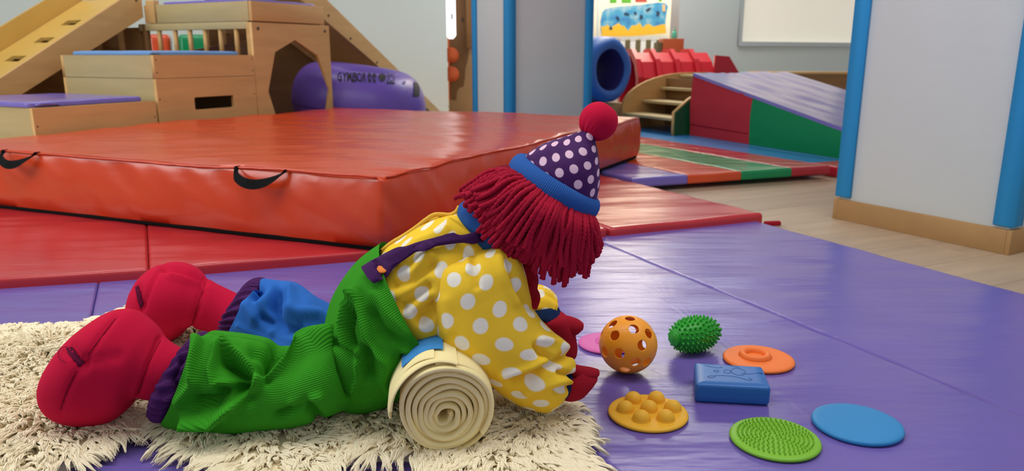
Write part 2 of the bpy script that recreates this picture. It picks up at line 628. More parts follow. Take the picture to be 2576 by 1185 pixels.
def wall(name, p, q, m, z0=0.0, z1=CEIL, th=0.12, openings=()):
    "wall from p to q in plan (its face on the right-hand side of p->q towards the room), with openings (s0,s1,z0,z1)"
    p, q = np.array(p, float), np.array(q, float)
    Lw = np.linalg.norm(q - p)
    d = (q - p) / Lw
    nrm = np.array([-d[1], d[0]])
    ang = math.atan2(d[1], d[0])
    outline = [(0, z0), (Lw, z0), (Lw, z1), (0, z1)]
    holes = [[(a, c), (b, c), (b, e), (a, e)] for a, b, c, e in openings]
    off = p + nrm * th
    # board lies in plane (d, z); ux x uy = d x z points to -nrm
    o = prism(name, outline, holes, (off[0], off[1], 0), (d[0], d[1], 0), (0, 0, 1), th, m)
    return struct(o)


# back wall behind the climbing frame, ends at the doorway
w0 = np.array([-0.60, 7.15])
wall('wall_back', w0 - u2(20) * 5.2, w0, M['wall'])
# wall on the right with the blind window
wr0 = np.array([1.55, 7.25])
wr1 = wr0 + u2(28) * 4.4
wall('wall_right', wr0, wr1, M['wall'], openings=[(0.77, 2.60, 0.668, 2.2)])
wall('wall_side', wr0 + u2(75) * 2.1, wr0 + u2(75) * 0.14 + u2(28) * 0.03, M['wall'], th=0.03)
wall('wall_alcove', (-1.4, 8.45), (2.6, 8.75), M['cream_wall'])
wall('wall_left', (-5.6, -0.5), w0 - u2(20) * 5.2, M['wall'])
struct(mk('ceiling', [(-6, -0.6, CEIL), (6, -0.6, CEIL), (6, 10, CEIL), (-6, 10, CEIL)], [(3, 2, 1, 0)], M['ceiling']))

# window with roller blind
we = empty('window_1', (*(wr0 + u2(28) * 0.77), 0.0), R(28))
we['kind'] = 'structure'
prism('window_frame', [(-0.03, 0.638), (1.86, 0.638), (1.86, 2.23), (-0.03, 2.23)], [[(0.012, 0.68), (1.815, 0.68), (1.815, 2.185), (0.012, 2.185)]],
      (0, 0.005, 0), (1, 0, 0), (0, 0, 1), 0.03, M['frame'], we)
box('roller_blind', (0.0, 0.04, 0.668), (1.83, 0.05, 2.2), M['blind'], we, bev=0)

# doorway: bright glazing and the brown painted board to the left of the pillar
we2 = empty('window_2', (-0.6, 7.35, 0), 0)
we2['kind'] = 'structure'
prism('glazing', [(-0.075, 0.70 + 0.03), (-0.045, 0.70), (-0.005, 0.70), (0.02, 0.73), (0.02, 2.2), (-0.075, 2.2)], [], (0.05, 0, 0), (1, 0, 0), (0, 0, 1), 0.02, M['daylight'], we2)
box('window_handle', (0.025, -0.04, 0.875), (0.05, -0.021, 0.93), M['frame'], we2, 0.006)
box('window_screw', (0.03, -0.03, 0.985), (0.042, -0.021, 0.997), M['screw'], we2, 0.002)

pb = empty('painted_board', (-0.62, 7.5, 0), 0, 'tall golden brown wooden board with a dark brown paint shape, left of the blue-edged pillar', 'board')
box('board', (0.0, 0, 0), (0.42, 0.03, 2.6), M['tan'], pb, 0.003)
shape = [(0.0, 0.13), (0.03, 0.115), (0.055, 0.12), (0.065, 0.2), (0.09, 0.24), (0.13, 0.25), (0.145, 0.34), (0.15, 0.42), (0.175, 0.50), (0.185, 0.60), (0.165, 0.74), (0.16, 1.2), (0.17, 2.58), (0, 2.58)]
prism('brown_paint_shape', shape, [], (0.015, -0.0, 0), (1, 0, 0), (0, 0, 1), 0.004, M['brownpaint'], pb)
box('side_post', (0.185, -0.05, 0.62), (0.30, 0.0, 2.6), M['wood_dark'], pb, 0.004)
for zc in (0.55, 0.37):
    lathe('orange_dot', [(0.0, 0), (0.075, 0), (0.075, 0.006), (0.0, 0.006)], M['orangepaint'], pb, 24, tf=Matrix.Translation((0.03, -0.006, zc)) @ Matrix.Rotation(R(90), 4, 'X'))
prism('orange_band', [(0.0, 0.0), (0.012, 0.0), (0.02, 0.7), (0.0, 0.7)], [], (0.0, -0.012, 0.12), (1, 0, 0), (0, 0, 1), 0.004, M['orangepaint'], pb)
box('screw', (0.135, -0.008, 0.86), (0.155, 0.0, 0.90), M['screw_dark'], pb, 0.002)


# pillars with foam corner guards
def guard_part(parent, x, y, sx, sy, z0, z1, w=0.042, t=0.012, name='corner_guard'):
    "L-shaped foam strip hugging the corner (x, y) of the pillar, opening towards (sx, sy)"
    o = [(-t, -t), (w, -t), (w, 0), (0, 0), (0, w), (-t, w)]
    pts = [(x + a * sx, y + b * sy) for a, b in o]
    if sx * sy < 0: pts = pts[::-1]
    return prism(name, pts, [], (0, 0, z0), (1, 0, 0), (0, 1, 0), z1 - z0, M['guard'], parent, bev=0.004)


def pillar(name, corner, yaw, wx, wy, skirting=True):
    "corner = the corner nearest to the camera; local x and y run along its two faces"
    e = empty(name, (*corner, 0), R(yaw))
    e['kind'] = 'structure'
    box('pillar_body', (0, 0, 0), (wx, wy, CEIL), M['pillar'], e, 0.003)
    zg = 0.09 if skirting else 0.0
    for cx, cy, sx, sy in ((0, 0, 1, 1), (wx, 0, -1, 1), (0, wy, 1, -1), (wx, wy, -1, -1)):
        guard_part(e, cx, cy, sx, sy, 0.078 if skirting else 0.0, 2.3)
    if skirting:
        t, h = 0.014, 0.0705
        box('skirting', (-t, -t, 0), (wx + t, 0, h), M['mdf'], e, 0.0015)
        box('skirting', (-t, wy, 0), (wx + t, wy + t, h), M['mdf'], e, 0.0015)
        box('skirting', (-t, 0.0, 0), (0, wy, h), M['mdf'], e, 0.0015)
        box('skirting', (wx, 0.0, 0), (wx + t, wy, h), M['mdf'], e, 0.0015)
    return e


# right pillar: near corner at the right; local x runs away to the right (29 deg), local y runs back-left
pr = pillar('pillar_right', (1.393 + 0.012, 2.044 + 0.022), 29.8, 0.55, 0.553)
# left pillar
plf = pillar('pillar_left', (-0.02, 4.5), 29, 0.575, 0.45, skirting=True)

# ------------------------------------------------------------------ ceiling lights (the fixtures)
for i, (p, w) in enumerate(LIGHTS):
    e = empty('ceiling_light', (p[0], p[1], CEIL), 0, 'flush white rectangular ceiling light panel ' + ('above the clown doll', 'above the right pillar', 'above the climbing frame', 'above the wedge cushion')[i], 'lamp')
    box('frame', (-0.6, -0.3, -0.06), (0.6, 0.3, 0.0), M['white'], e, 0.004)
    box('diffuser', (-0.56, -0.26, -0.066), (0.56, 0.26, -0.0601), M['lamp'], e, 0.0)

# ------------------------------------------------------------------ floor mats
Z_P, Z_R = 0.04, 0.065
pd, pn = u2(115.3), u2(25.3)


def pq(s, v): return pd * s + pn * v      # s along the seams, v across them


def wrink(amp, ang, seed, s=(1.2, 9)):
    def f(p):
        q = rot2(p, ang)
        return amp * (nz((q[0], q[1], 0), (s[0], s[1], 1), seed) + 0.5 * nz((q[0], q[1], 0), (s[0] * 2.3, s[1] * 2, 1), seed + 9))
    return f


# purple folding mat: panels between the seams
front_line_a, front_line_b = at(0, 716, Z_P)[:2], at(1930, 546, Z_P)[:2]


def s_on_front(v):
    "where a line of constant v meets the front edge of the red mats"
    # solve pq(s,v) on line a-b
    a, b = front_line_a, front_line_b
    d = b - a
    n = np.array([-d[1], d[0]])
    p0 = pq(0, v)
    return ((a - p0) @ n) / (pd @ n)


pm = empty('purple_play_mat', (0, 1.0, 0), 0, 'large purple folding floor mat in the foreground, holding the doll and the small toys', 'mat')
edges = [-1.95, -1.35, -0.752, -0.153, 0.4797, 1.10, 1.69]
for i in range(6):
    v0, v1 = edges[i] + 0.0004, edges[i + 1] - 0.0004
    s0, s1a, s1b = -0.6, s_on_front(v0) - 0.004, s_on_front(v1) - 0.004
    quad = [pq(s0, v0), pq(s0, v1), pq(s1b, v1), pq(s1a, v0)]
    cushion('mat_panel', quad, 0.001, Z_P, 0.006, M['purple'], pm, 0.0, wrink(0.0017, 8, 3 + i, (2.0, 13)), na=70, nrad=26, corner=0.006)

# red mats behind it
rl = empty('red_floor_mat', (-0.9, 2.0, 0), 0, 'long red vinyl floor mat running under the orange crash mat on the left', 'mat')
A = [at(-260, 717, Z_R)[:2], at(374, 676, Z_R)[:2], at(1000, 626, Z_R)[:2], at(1529, 575, Z_R)[:2]]
dr = u2(115.7)
for a, b in ((A[0], A[1]), (A[1], A[2]), (A[2], A[3])):
    d = (b - a) / np.linalg.norm(b - a) * 0.0003
    cushion('mat_panel', [a + d, b - d, b - d + dr * 1.25, a + d + dr * 1.25], 0.001, Z_R, 0.008, M['red'], rl, 0, wrink(0.0025, 5, 21, (1.5, 14)), na=50, nrad=20, corner=0.01)
rr_ = empty('red_floor_mat', (0.5, 2.5, 0), 0, 'red vinyl mat with a free corner beside the bare wooden floor, behind the clown doll', 'mat')
b0, b1 = at(1537, 574, Z_R)[:2], at(1922, 536, Z_R)[:2]
cushion('mat_panel', [b0, b1, b1 + u2(118.2) * 1.0, b0 + u2(118.2) * 1.0], 0.001, Z_R, 0.012, M['red'], rr_, 0, wrink(0.003, 12, 31, (1.5, 12)), na=50, nrad=20, corner=0.012)
tg = at(1950, 553, 0.02)
cushion('webbing_tab', [tg[:2] + (-.035, -.012), tg[:2] + (.022, .0), tg[:2] + (.02, .018), tg[:2] + (-.035, .01)], 0.001, 0.014, 0.004, M['darkred'], rr_, na=4, nrad=3, corner=0.004)

# orange crash mat
OM = [np.array(p) for p in ((-0.322, 1.832), (0.618, 3.640), (-1.03, 4.325), (-2.0, 2.530))]
om = empty('orange_crash_mat', (-0.7, 3.1, Z_R), 0, 'big thick orange vinyl crash mat in the middle of the room', 'mat')


def om_disp(p):
    q = rot2(p, 150)
    return 0.006 * nz((q[0], q[1], 0), (1.1, 7, 1), 4) + 0.006 * nz(p, (2.5, 2.5, 1), 8) + 0.0025 * nz(p, (9, 9, 1), 2)


def om_side(p):
    s = p[0] * 0.9 + p[1] * 0.9
    t = (p[2] - 0.06) / 0.19
    return 0.006 * nz((s, t, 0), (7, 1.2, 1), 3) + 0.0065 * nz((s + t * 0.12, t, 0), (20, 1.5, 1), 13) + 0.010 * (4 * t * (1 - t)) - 0.003


cushion('foam_body', OM, Z_R + 0.010, 0.257, 0.012, M['orange'], om, 0.008, om_disp, na=110, nrad=30, corner=0.014, side_disp=om_side, rows=10)
# dark zip gap under the mat
Q = [p + (np.array([-0.7, 3.1]) - p) * 0.006 for p in OM]
cushion('zip_band', Q, Z_R + 0.0005, Z_R + 0.016, 0.003, M['black'], om, na=10, nrad=3, corner=0.02)
# top edge piping
for i in (0, 3, 1):
    a, b = OM[i], OM[(i + 1) % 4]
    T = np.linspace(0.01, 0.99, 120)
    cen = np.array([-0.7, 3.1])
    path = [np.array([*(a + (b - a) * t + (cen - a) / np.linalg.norm(cen - a) * 0.004), 0.2550 + om_disp((*(a + (b - a) * t), 0)) + 0.0012 * noise.noise(Vector((t * 60, i, 0)))]) for t in T]
    tube('edge_piping', path, 0.0032, M['orange'], om, seg=8)
# black webbing handles hanging over the front edge
fa, fb = OM[0], OM[3]
fdir = (fb - fa) / np.linalg.norm(fb - fa)
fnm = np.array([fdir[1], -fdir[0]])
if fnm @ (np.array([0, 0]) - fa) < 0: fnm = -fnm


def handle(px0, px1, py0, py1, pym):
    def s_of(px):
        lo, hi = 0.0, 1.0
        for _ in range(40):
            m_ = (lo + hi) / 2
            if proj(np.array([*(fa + (fb - fa) * m_), 0.24]))[0] > px: lo = m_
            else: hi = m_
        return lo
    s0, s1 = s_of(px1), s_of(px0)
    L_ = np.linalg.norm(fb - fa)
    V, F = [], []
    n = 30
    w = 0.013
    for i, t in enumerate(np.linspace(0, 1, n)):
        s = s0 + (s1 - s0) * t
        p = fa + (fb - fa) * s
        sag = math.sin(math.pi * t) ** 0.6
        out = 0.012 + 0.030 * sag
        zz = 0.2565 - 0.034 * sag
        inner = max(0, 0.12 - min(t, 1 - t)) / 0.12
        for a, b in ((-w, 0.0015), (w, 0.0015), (w, -0.0015), (-w, -0.0015)):
            tw = 1.15 * sag
            oo = out + a * (-math.cos(tw)) * 0.8 - b * math.sin(tw)
            q = p + fnm * (oo - 0.012 * inner)
            V.append([q[0], q[1], zz + a * math.sin(tw) * 1.0 + b * math.cos(tw) + 0.003 * inner])
    F = grid_faces(n, 4)
    F += [[3, 2, 1, 0], [(n - 1) * 4 + k for k in range(4)]]
    return mk('handle', V, F, M['black'], om, smooth=True, sharp=40)


handle(14, 96, 366, 366, 408)
handle(598, 722, 408, 422, 440)

# far mats on the right: blue underlay, striped mat
bf = empty('blue_floor_mat', (1.2, 4.2, 0), 0, 'flat blue vinyl mat lying under the striped mat and the red and green wedge', 'mat')
b_a, b_b = np.array([0.585, 3.185]), np.array([1.83, 3.665])
cushion('mat_panel', [b_a, b_b, b_b + u2(116) * 1.5, b_a + u2(116) * 1.5], 0.001, 0.021, 0.006, M['blue'], bf, na=20, nrad=8, corner=0.01)
cushion('mat_panel', [b_a + u2(116) * 1.505, b_b + u2(116) * 1.505, b_b + u2(116) * 3.3, b_a + u2(116) * 3.3], 0.001, 0.021, 0.006, M['blue'], bf, na=20, nrad=8, corner=0.01)
cushion('mat_panel', [b_b + u2(22) * 0.004, b_b + u2(22) * 1.4, b_b + u2(22) * 1.4 + u2(116) * 3.2, b_b + u2(116) * 3.2 + u2(22) * 0.004], 0.001, 0.021, 0.006, M['blue'], bf, na=20, nrad=8, corner=0.01)

st = empty('striped_mat', (1.0, 3.7, 0.021), 0, 'folding mat striped purple, orange, green and red at the edge of the wooden floor', 'mat')
f0 = np.array([0.489, 3.029])
fdv = u2(20.9)
cols = ['far_purple', 'far_orange', 'far_green', 'far_red']
spx = [0.0, 0.268, 0.54, 0.812, 1.028]
for i in range(4):
    a, b = f0 + fdv * (spx[i] + 0.001), f0 + fdv * (spx[i + 1] - 0.001)
    k = (1.05, 1.15, 1.45, 1.75)[i]
    cushion('stripe_panel', [a, b, b + u2(117.6) * k, a + u2(117.6) * k], 0.0215, 0.062, 0.009, M[cols[i]], st, 0, wrink(0.0022, 5, 41 + i, (2, 16)), na=30, nrad=12, corner=0.004)
rb = at(2103, 447, 0.0)[:2]
srm = empty('red_mat_end', (*rb, 0), 0, 'end of a thin red mat sticking out beside the right pillar', 'mat')
cushion('mat_panel', [rb, rb + u2(22) * 0.3, rb + u2(22) * 0.3 + u2(116) * 0.16, rb + u2(116) * 0.16], 0.001, 0.05, 0.006, M['far_red'], srm, na=10, nrad=5, corner=0.006)

# ------------------------------------------------------------------ wedge
Aw = np.array([1.213, 5.137])
wv = np.array([1.722, 3.936]) - Aw
wv /= np.linalg.norm(wv)
wn = np.array([-wv[1], wv[0]])
we_ = empty('wedge_cushion', (*Aw, 0.021), math.atan2(wv[1], wv[0]), 'red and green foam wedge with a wrinkled lilac top, beside the wooden steps', 'cushion')
H0, slope, Wd, Lt = 0.405, 0.192, 0.80, 1.85


def wedge_side(name, s0, s1, m, y0):
    h = lambda s: H0 - slope * s
    n = 14
    V, F = [], []
    for i, s in enumerate(np.linspace(s0, s1, n)):
        for j, t in enumerate(np.linspace(0, 1, 8)):
            z = t * h(s)
            V.append([s, y0 - 0.006 * nz((s * 1.0, z, 0), (7, 7, 1), 5) - 0.012 * math.sin(math.pi * t) * (1 if y0 == 0 else -1), z])
    F = grid_faces(n, 8, closed=False)
    return mk(name, V, F, m, we_, smooth=True, local=True)


h = lambda s: H0 - slope * s
for sfx, y0 in (('', 0.0), ('b', Wd)):
    wedge_side('red_side_panel', 0, 0.60, M['wedge_red'], y0)
    wedge_side('green_side_panel', 0.601, Lt, M['wedge_green'], y0)
box('end_panel', (-0.004, 0, 0), (0.0, Wd, H0), M['wedge_red'], we_, 0.0)
V, n1, n2 = [], 60, 24
for i, s in enumerate(np.linspace(0, Lt, n1)):
    for j, t in enumerate(np.linspace(-0.004, Wd + 0.004, n2)):
        V.append([s, t, h(s) + 0.008 + 0.012 * nz((s + 0.35 * t, t, 0), (3.0, 18, 1), 3) * math.sin(math.pi * min(1, max(0, t / Wd))) ** 0.5])
F = grid_faces(n1, n2, closed=False)
base = len(V)
per = [i * n2 for i in range(n1)] + [(n1 - 1) * n2 + j for j in range(1, n2)] + [i * n2 + n2 - 1 for i in range(n1 - 2, -1, -1)] + [j for j in range(n2 - 2, 0, -1)]
for k in per: V.append([V[k][0], V[k][1], V[k][2] - 0.02])
m_ = len(per)
F += [[per[k], base + k, base + (k + 1) % m_, per[(k + 1) % m_]] for k in range(m_)]
mk('top_cover', V, F, M['wedge_top'], we_, smooth=True, local=True, sharp=50)
mk('base_panel', [(0, 0, 0.001), (Lt, 0, 0.001), (Lt, Wd, 0.001), (0, Wd, 0.001)], [(0, 3, 2, 1)], M['deep_blue'], we_, local=True)
V = [(0, -0.016, 0.066), (0.6, -0.016, 0.066), (0.6, -0.016, 0.062), (0, -0.016, 0.062)]
tube('hook_tape_edge', [(we_.matrix_basis @ Vector((s, -0.0095 - 0.003 * math.sin(s * 9), 0.075 - 0.02 * s)))[:] for s in np.linspace(0.01, 0.59, 20)], 0.0025, M['seam'], we_, seg=6)

# ------------------------------------------------------------------ wooden steps
ws = empty('wooden_steps', (1.09, 5.11, 0.021), R(28), 'small pale wooden step unit with curved sides, left of the red and green wedge', 'steps')
prof = [(0, 0), (0.82, 0), (0.82, 0.40)] + [(0.62 - 0.62 * math.sin(R(a)) * 1.0, 0.155 + 0.245 * math.cos(R(a)) ** 1.0) for a in np.linspace(0, 88, 12)] + [(0, 0.15)]
prism('far_side_panel', prof, [], (0, 0.60, 0), (1, 0, 0), (0, 0, 1), 0.02, M['wood'], ws)
prism('near_side_panel', [(0, 0), (0.82, 0), (0.82, 0.40), (0.34, 0.34), (0.12, 0.24), (0.0, 0.155)], [], (0, 0.02, 0), (1, 0, 0), (0, 0, 1), 0.022, M['wood'], ws)
tag(prism('green_facing', [(0.005, 0.0), (0.82, 0.0), (0.82, 0.39), (0.34, 0.33), (0.125, 0.232), (0.005, 0.150)], [], (0, -0.002, 0), (1, 0, 0), (0, 0, 1), 0.005, mat('dark_green_laminate', '#14603a', 0.5), ws), 'dark green outer face')
for x, z in ((0.0, 0.095), (0.17, 0.185), (0.34, 0.275), (0.52, 0.365)):
    box('tread', (x, 0.02, z), (x + 0.21, 0.58, z + 0.02), M['wood_pale'], ws, 0.004)
box('back_board', (0.40, 0.02, 0.0), (0.41, 0.58, 0.36), M['wood_dark'], ws, 0.001)

# bench behind the wedge
bc = empty('wooden_bench', (1.98, 6.18, 0), R(-4), 'long low brown wooden box against the right wall, behind the lilac wedge', 'bench')
box('front_board', (-0.02, 0, 0.0), (1.15, 0.02, 0.40), M['wood_dark'], bc, 0.003)
tag(box('top_board', (-0.05, -0.01, 0.401), (1.15, 0.16, 0.42), M['wood'], bc, 0.003), 'pale top edge')
tag(box('corner_block', (-0.13, 0.0, 0.398), (-0.052, 0.14, 0.418), M['teal'], bc, 0.004), 'green corner piece')
box('end_board', (-0.04, 0.02, 0.0), (-0.02, 0.16, 0.40), M['wood_dark'], bc, 0.003)

# ------------------------------------------------------------------ red plastic tunnel
rt = empty('crawl_tunnel', (1.16, 6.30, 0.0), R(8), 'bright red ribbed plastic crawl tunnel standing behind the wooden steps', 'tunnel')


def octo(x, r, zc, squash=1.0):
    a = np.linspace(0, 2 * np.pi, 12, endpoint=False) + R(15)
    return np.stack([np.full(12, x), r * np.cos(a) * squash, zc + r * np.sin(a)], -1)


def tunnel_segment(x0, x1, r, slant=0.0):
    rings = [(x0, r * 0.80), (x0, r * 1.0), (x0 + 0.035, r * 1.0), (x0 + 0.055, r * 0.9), (x1 - 0.002, r * 0.9), (x1 - 0.002, r * 0.80)]
    V = np.concatenate([octo(x, q, r + 0.0) for x, q in rings])
    F = grid_faces(len(rings), 12)
    F += [[(len(rings) - 1) * 12 + j, (len(rings) - 1) * 12 + (j + 1) % 12, (j + 1) % 12, j] for j in range(12)]
    return mk('tunnel_section', V, F, M['redplastic'], rt, local=True)


for i in range(4): tunnel_segment(-0.22 + 0.16 * i, -0.22 + 0.16 * (i + 1), 0.305)
prism('end_wing', [(0, 0.25), (0.24, 0.30), (0.27, 0.33), (0.12, 0.54), (0.0, 0.55)], [], (0.42, -0.22, 0), (1, 0, 0), (0, 0, 1), 0.02, M['redplastic'], rt)
prism('end_wing', [(0, 0.25), (0.24, 0.30), (0.27, 0.33), (0.12, 0.54), (0.0, 0.55)], [], (0.42, 0.24, 0), (1, 0, 0), (0, 0, 1), 0.02, M['redplastic'], rt)

# ------------------------------------------------------------------ blue foam tunnel on a wooden box
e = empty('wooden_box', (0.70, 5.60, 0.0), R(28), 'tan wooden box carrying the blue foam tunnel, behind the orange crash mat', 'box')
box('side_board', (-0.30, 0, 0), (0.17, 0.02, 0.203), M['tan'], e, 0.003)
box('side_board', (0.15, 0.02, 0), (0.17, 0.5, 0.203), M['tan'], e, 0.003)
box('top_board', (-0.30, 0.02, 0.183), (0.15, 0.5, 0.203), M['tan'], e, 0.003)
ft = empty('foam_tunnel', (0.715, 5.58, 0.445), 0, 'thick-walled blue foam tunnel with a dark hole, between the pillar and the red tunnel', 'tunnel')
ax = u2(-50)
for nm, mtl, prof in (('foam_shell', M['sky_blue'], [(0.150, 0.0), (0.165, 0.012), (0.185, 0.018), (0.21, 0.010), (0.232, -0.02), (0.236, -0.06), (0.236, -0.55), (0.15, -0.55)]),
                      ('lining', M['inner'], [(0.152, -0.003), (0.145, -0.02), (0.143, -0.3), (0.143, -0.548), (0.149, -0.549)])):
    V, seg = [], 48
    for r, x in prof:
        for a in np.linspace(0, 2 * np.pi, seg, endpoint=False):
            wob = 1 + 0.012 * math.sin(5 * a + 1)
            V.append([ax[0] * x - ax[1] * r * wob * math.cos(a), ax[1] * x + ax[0] * r * wob * math.cos(a), r * wob * math.sin(a)])
    F = grid_faces(len(prof), seg)
    if nm == 'foam_shell': F += [[(len(prof) - 1) * seg + j, (len(prof) - 1) * seg + (j + 1) % seg, (j + 1) % seg, j] for j in range(seg)]
    mk(nm, V, F, mtl, ft, smooth=True, local=True, sharp=50)

# ------------------------------------------------------------------ alcove: cabinet, fence, bottle, paintings
Yc = 7.75
def X(px, Y=Yc): return aty(px, 139, Y)[0]
def Zp(py, Y=Yc): return aty(1288, py, Y)[2]
cb = empty('olive_cabinet', (X(1535), Yc, 0), 0, 'dark olive cabinet behind the white picket fence', 'cabinet')
w_ = X(1662) - X(1535)
box('body', (0, 0.06, 0), (w_, 0.4, Zp(100)), M['olive'], cb, 0.004)
box('plinth', (0, 0.05, 0), (w_, 0.06, 0.06), M['wood_dark'], cb, 0.002)
fc = empty('picket_fence', (X(1535), Yc - 0.1, 0), 0, 'white picket fence with round-topped gaps under the ocean painting', 'fence')
Yf = Yc - 0.1
xs = [1549, 1575, 1601, 1627, 1653]
lo = [X(p - 6.5, Yf) - X(1535, Yf) for p in xs]
hi = [X(p + 6.5, Yf) - X(1535, Yf) for p in xs]
zt, zs, zb = Zp(92, Yf), Zp(103, Yf), 0.0
cuts = [0.0] + [v for a, b in zip(lo, hi) for v in (a, b)] + [hi[-1] + 0.05]
for k in range(6):
    a, b = cuts[2 * k], cuts[2 * k + 1]
    box('picket', (a, 0, 0.05), (b, 0.02, zs - 0.0005), M['white'], fc, 0.004)
top = [(0, zt)]
top = [(0.0, zs)]
for a, b in zip(lo, hi):
    r = (b - a) / 2
    top += [(a + r - r * math.cos(t), zs + r * 1.1 * math.sin(t)) for t in np.linspace(0, math.pi, 9)]
top += [(cuts[-1], zs), (cuts[-1], zt), (0, zt)]
prism('top_rail', top, [], (0, 0.02, 0), (1, 0, 0), (0, 0, 1), 0.02, M['white'], fc)
box('bottom_rail', (0, 0.02, 0.08), (cuts[-1], 0.035, 0.13), M['white'], fc, 0.003)
oc = empty('rust_cabinet', (X(1667, 6.95), 6.95, 0), 0, 'rust orange cabinet right of the picket fence', 'cabinet')
zoc = Zp(97, 6.95)
wo = X(1719, 6.95) - X(1667, 6.95)
box('body', (0, 0, 0.03), (wo, 0.22, zoc), M['rust'], oc, 0.004)
box('side_strip', (-0.045, 0.02, 0.03), (-0.001, 0.22, zoc - 0.03), M['olive'], oc, 0.003)
box('plinth', (0.01, 0.01, 0.0), (wo - 0.01, 0.21, 0.03), M['slot'], oc, 0.0)
zsh = Zp(97, 7.35)
sh = empty('rust_shelf', (X(1478, 7.35), 7.35, 0), 0, 'rust coloured low shelf unit just right of the pillar, behind the blue tunnel', 'shelf')
box('top_board', (0, 0, zsh - 0.005), (X(1537, 7.35) - X(1478, 7.35), 0.3, zsh + 0.018), M['rust'], sh, 0.003)
box('body', (0.01, 0.01, 0.0), (X(1537, 7.35) - X(1478, 7.35) - 0.01, 0.29, zsh - 0.0055), M['wood_dark'], sh, 0.003)
bo = empty('pump_bottle', (X(1696, 7.02), 7.06, zoc), 0, 'small teal pump bottle standing on the rust orange cabinet', 'bottle')
bh = Zp(78, 7.02) - zoc
lathe('bottle_body', [(0.0, 0.0), (0.021, 0.0), (0.022, 0.004), (0.022, bh * 0.85), (0.012, bh), (0.0, bh)], M['teal'], bo, 20)
lathe('pump', [(0.0, bh), (0.009, bh), (0.009, bh + 0.015), (0.004, bh + 0.016), (0.004, bh + 0.035), (0.0, bh + 0.035)], M['teal'], bo, 12)
box('spout', (-0.004, -0.03, bh + 0.03), (0.004, 0.006, bh + 0.038), M['teal'], bo, 0.002)

Yp = 8.35
op = empty('ocean_painting', (X(1510, Yp), Yp, Zp(90, Yp)), 0, 'wavy-edged paper painting of a blue sea over yellow sand, on the cream wall', 'painting')
def P2(px, py): return (X(px, Yp) - X(1510, Yp), Zp(py, Yp) - Zp(90, Yp))
def sheet(name, pts, m, dy, parent, th=0.004):
    return prism(name, pts, [], (0, dy, 0), (1, 0, 0), (0, 0, 1), th, m, parent)
sea = [(1513, 90), (1509, 75), (1508, 55), (1512, 30), (1520, 22), (1540, 18), (1570, 15), (1610, 12), (1650, 6), (1668, 8), (1675, 16), (1672, 30), (1670, 55), (1673, 84), (1640, 87), (1590, 90), (1550, 91)]
sheet('sea_paper', [P2(*p) for p in sea][::-1], M['ocean'], 0, op)
sand = [(1513, 91), (1510, 66), (1519, 67), (1526, 62), (1534, 70), (1543, 64), (1553, 58), (1560, 64), (1568, 66), (1577, 78), (1587, 64), (1597, 64), (1607, 58), (1614, 70), (1622, 62), (1629, 60), (1640, 67), (1652, 64), (1663, 61), (1670, 62), (1673, 84), (1640, 87), (1590, 91), (1550, 92)]
sheet('sand_paper', [P2(*p) for p in sand][::-1], M['sand'], -0.003, op)
for cx, cy, w, hh, a in ((1572, 35, 7, 3, 0.2), (1594, 33, 4, 3, 0.8), (1609, 43, 4, 6, 0.1), (1626, 24, 7, 3, -0.6), (1650, 34, 4, 7, 0.0), (1551, 46, 6, 3, 0.9), (1534, 71, 4, 4, 0.3)):
    pts = []
    for t in np.linspace(0, 2 * np.pi, 14, endpoint=False):
        x, y = w * math.cos(t) * (1 + 0.25 * math.cos(3 * t)), hh * math.sin(t)
        pts.append(P2(cx + x * math.cos(a) - y * math.sin(a), cy + x * math.sin(a) + y * math.cos(a)))
    sheet('fish', pts[::-1], M['fish'], -0.006, op)
sheet('peach_scrap', [P2(*p) for p in ((1660, 12), (1667, 11), (1668, 29), (1661, 28))][::-1], M['peach'], -0.006, op)
for (x0, x1, y1), mt, lb in (((1530, 1547, 8), 'leaf', 'green card pinned above the sea painting, leftmost'), ((1559, 1583, 8), 'leaf', 'wide green card above the sea painting, second from the left'), ((1593, 1622, 6), 'redpaper', 'red card pinned above the sea painting'), ((1651, 1659, 4), 'leaf', 'narrow green card at the upper right of the sea painting')):
    o = box('picture_card', (X(x0, Yp), Yp, Zp(y1, Yp)), (X(x1, Yp), Yp + 0.004, Zp(y1, Yp) + 0.2), M[mt], None, 0.001)
    tag(o, lb, 'picture', 'cards pinned over the sea painting')
struct(box('trim_1', (X(1499, 8.3), 8.28, 0), (X(1504, 8.3), 8.3, 2.6), M['frame'], None, 0.003))

# ------------------------------------------------------------------ climbing frame
KO = (-1.58, 3.40)
cf_yaw = R(62.6)


def unit(name, label, cat='box'):
    return empty(name, (*KO, 0), cf_yaw, label, cat)


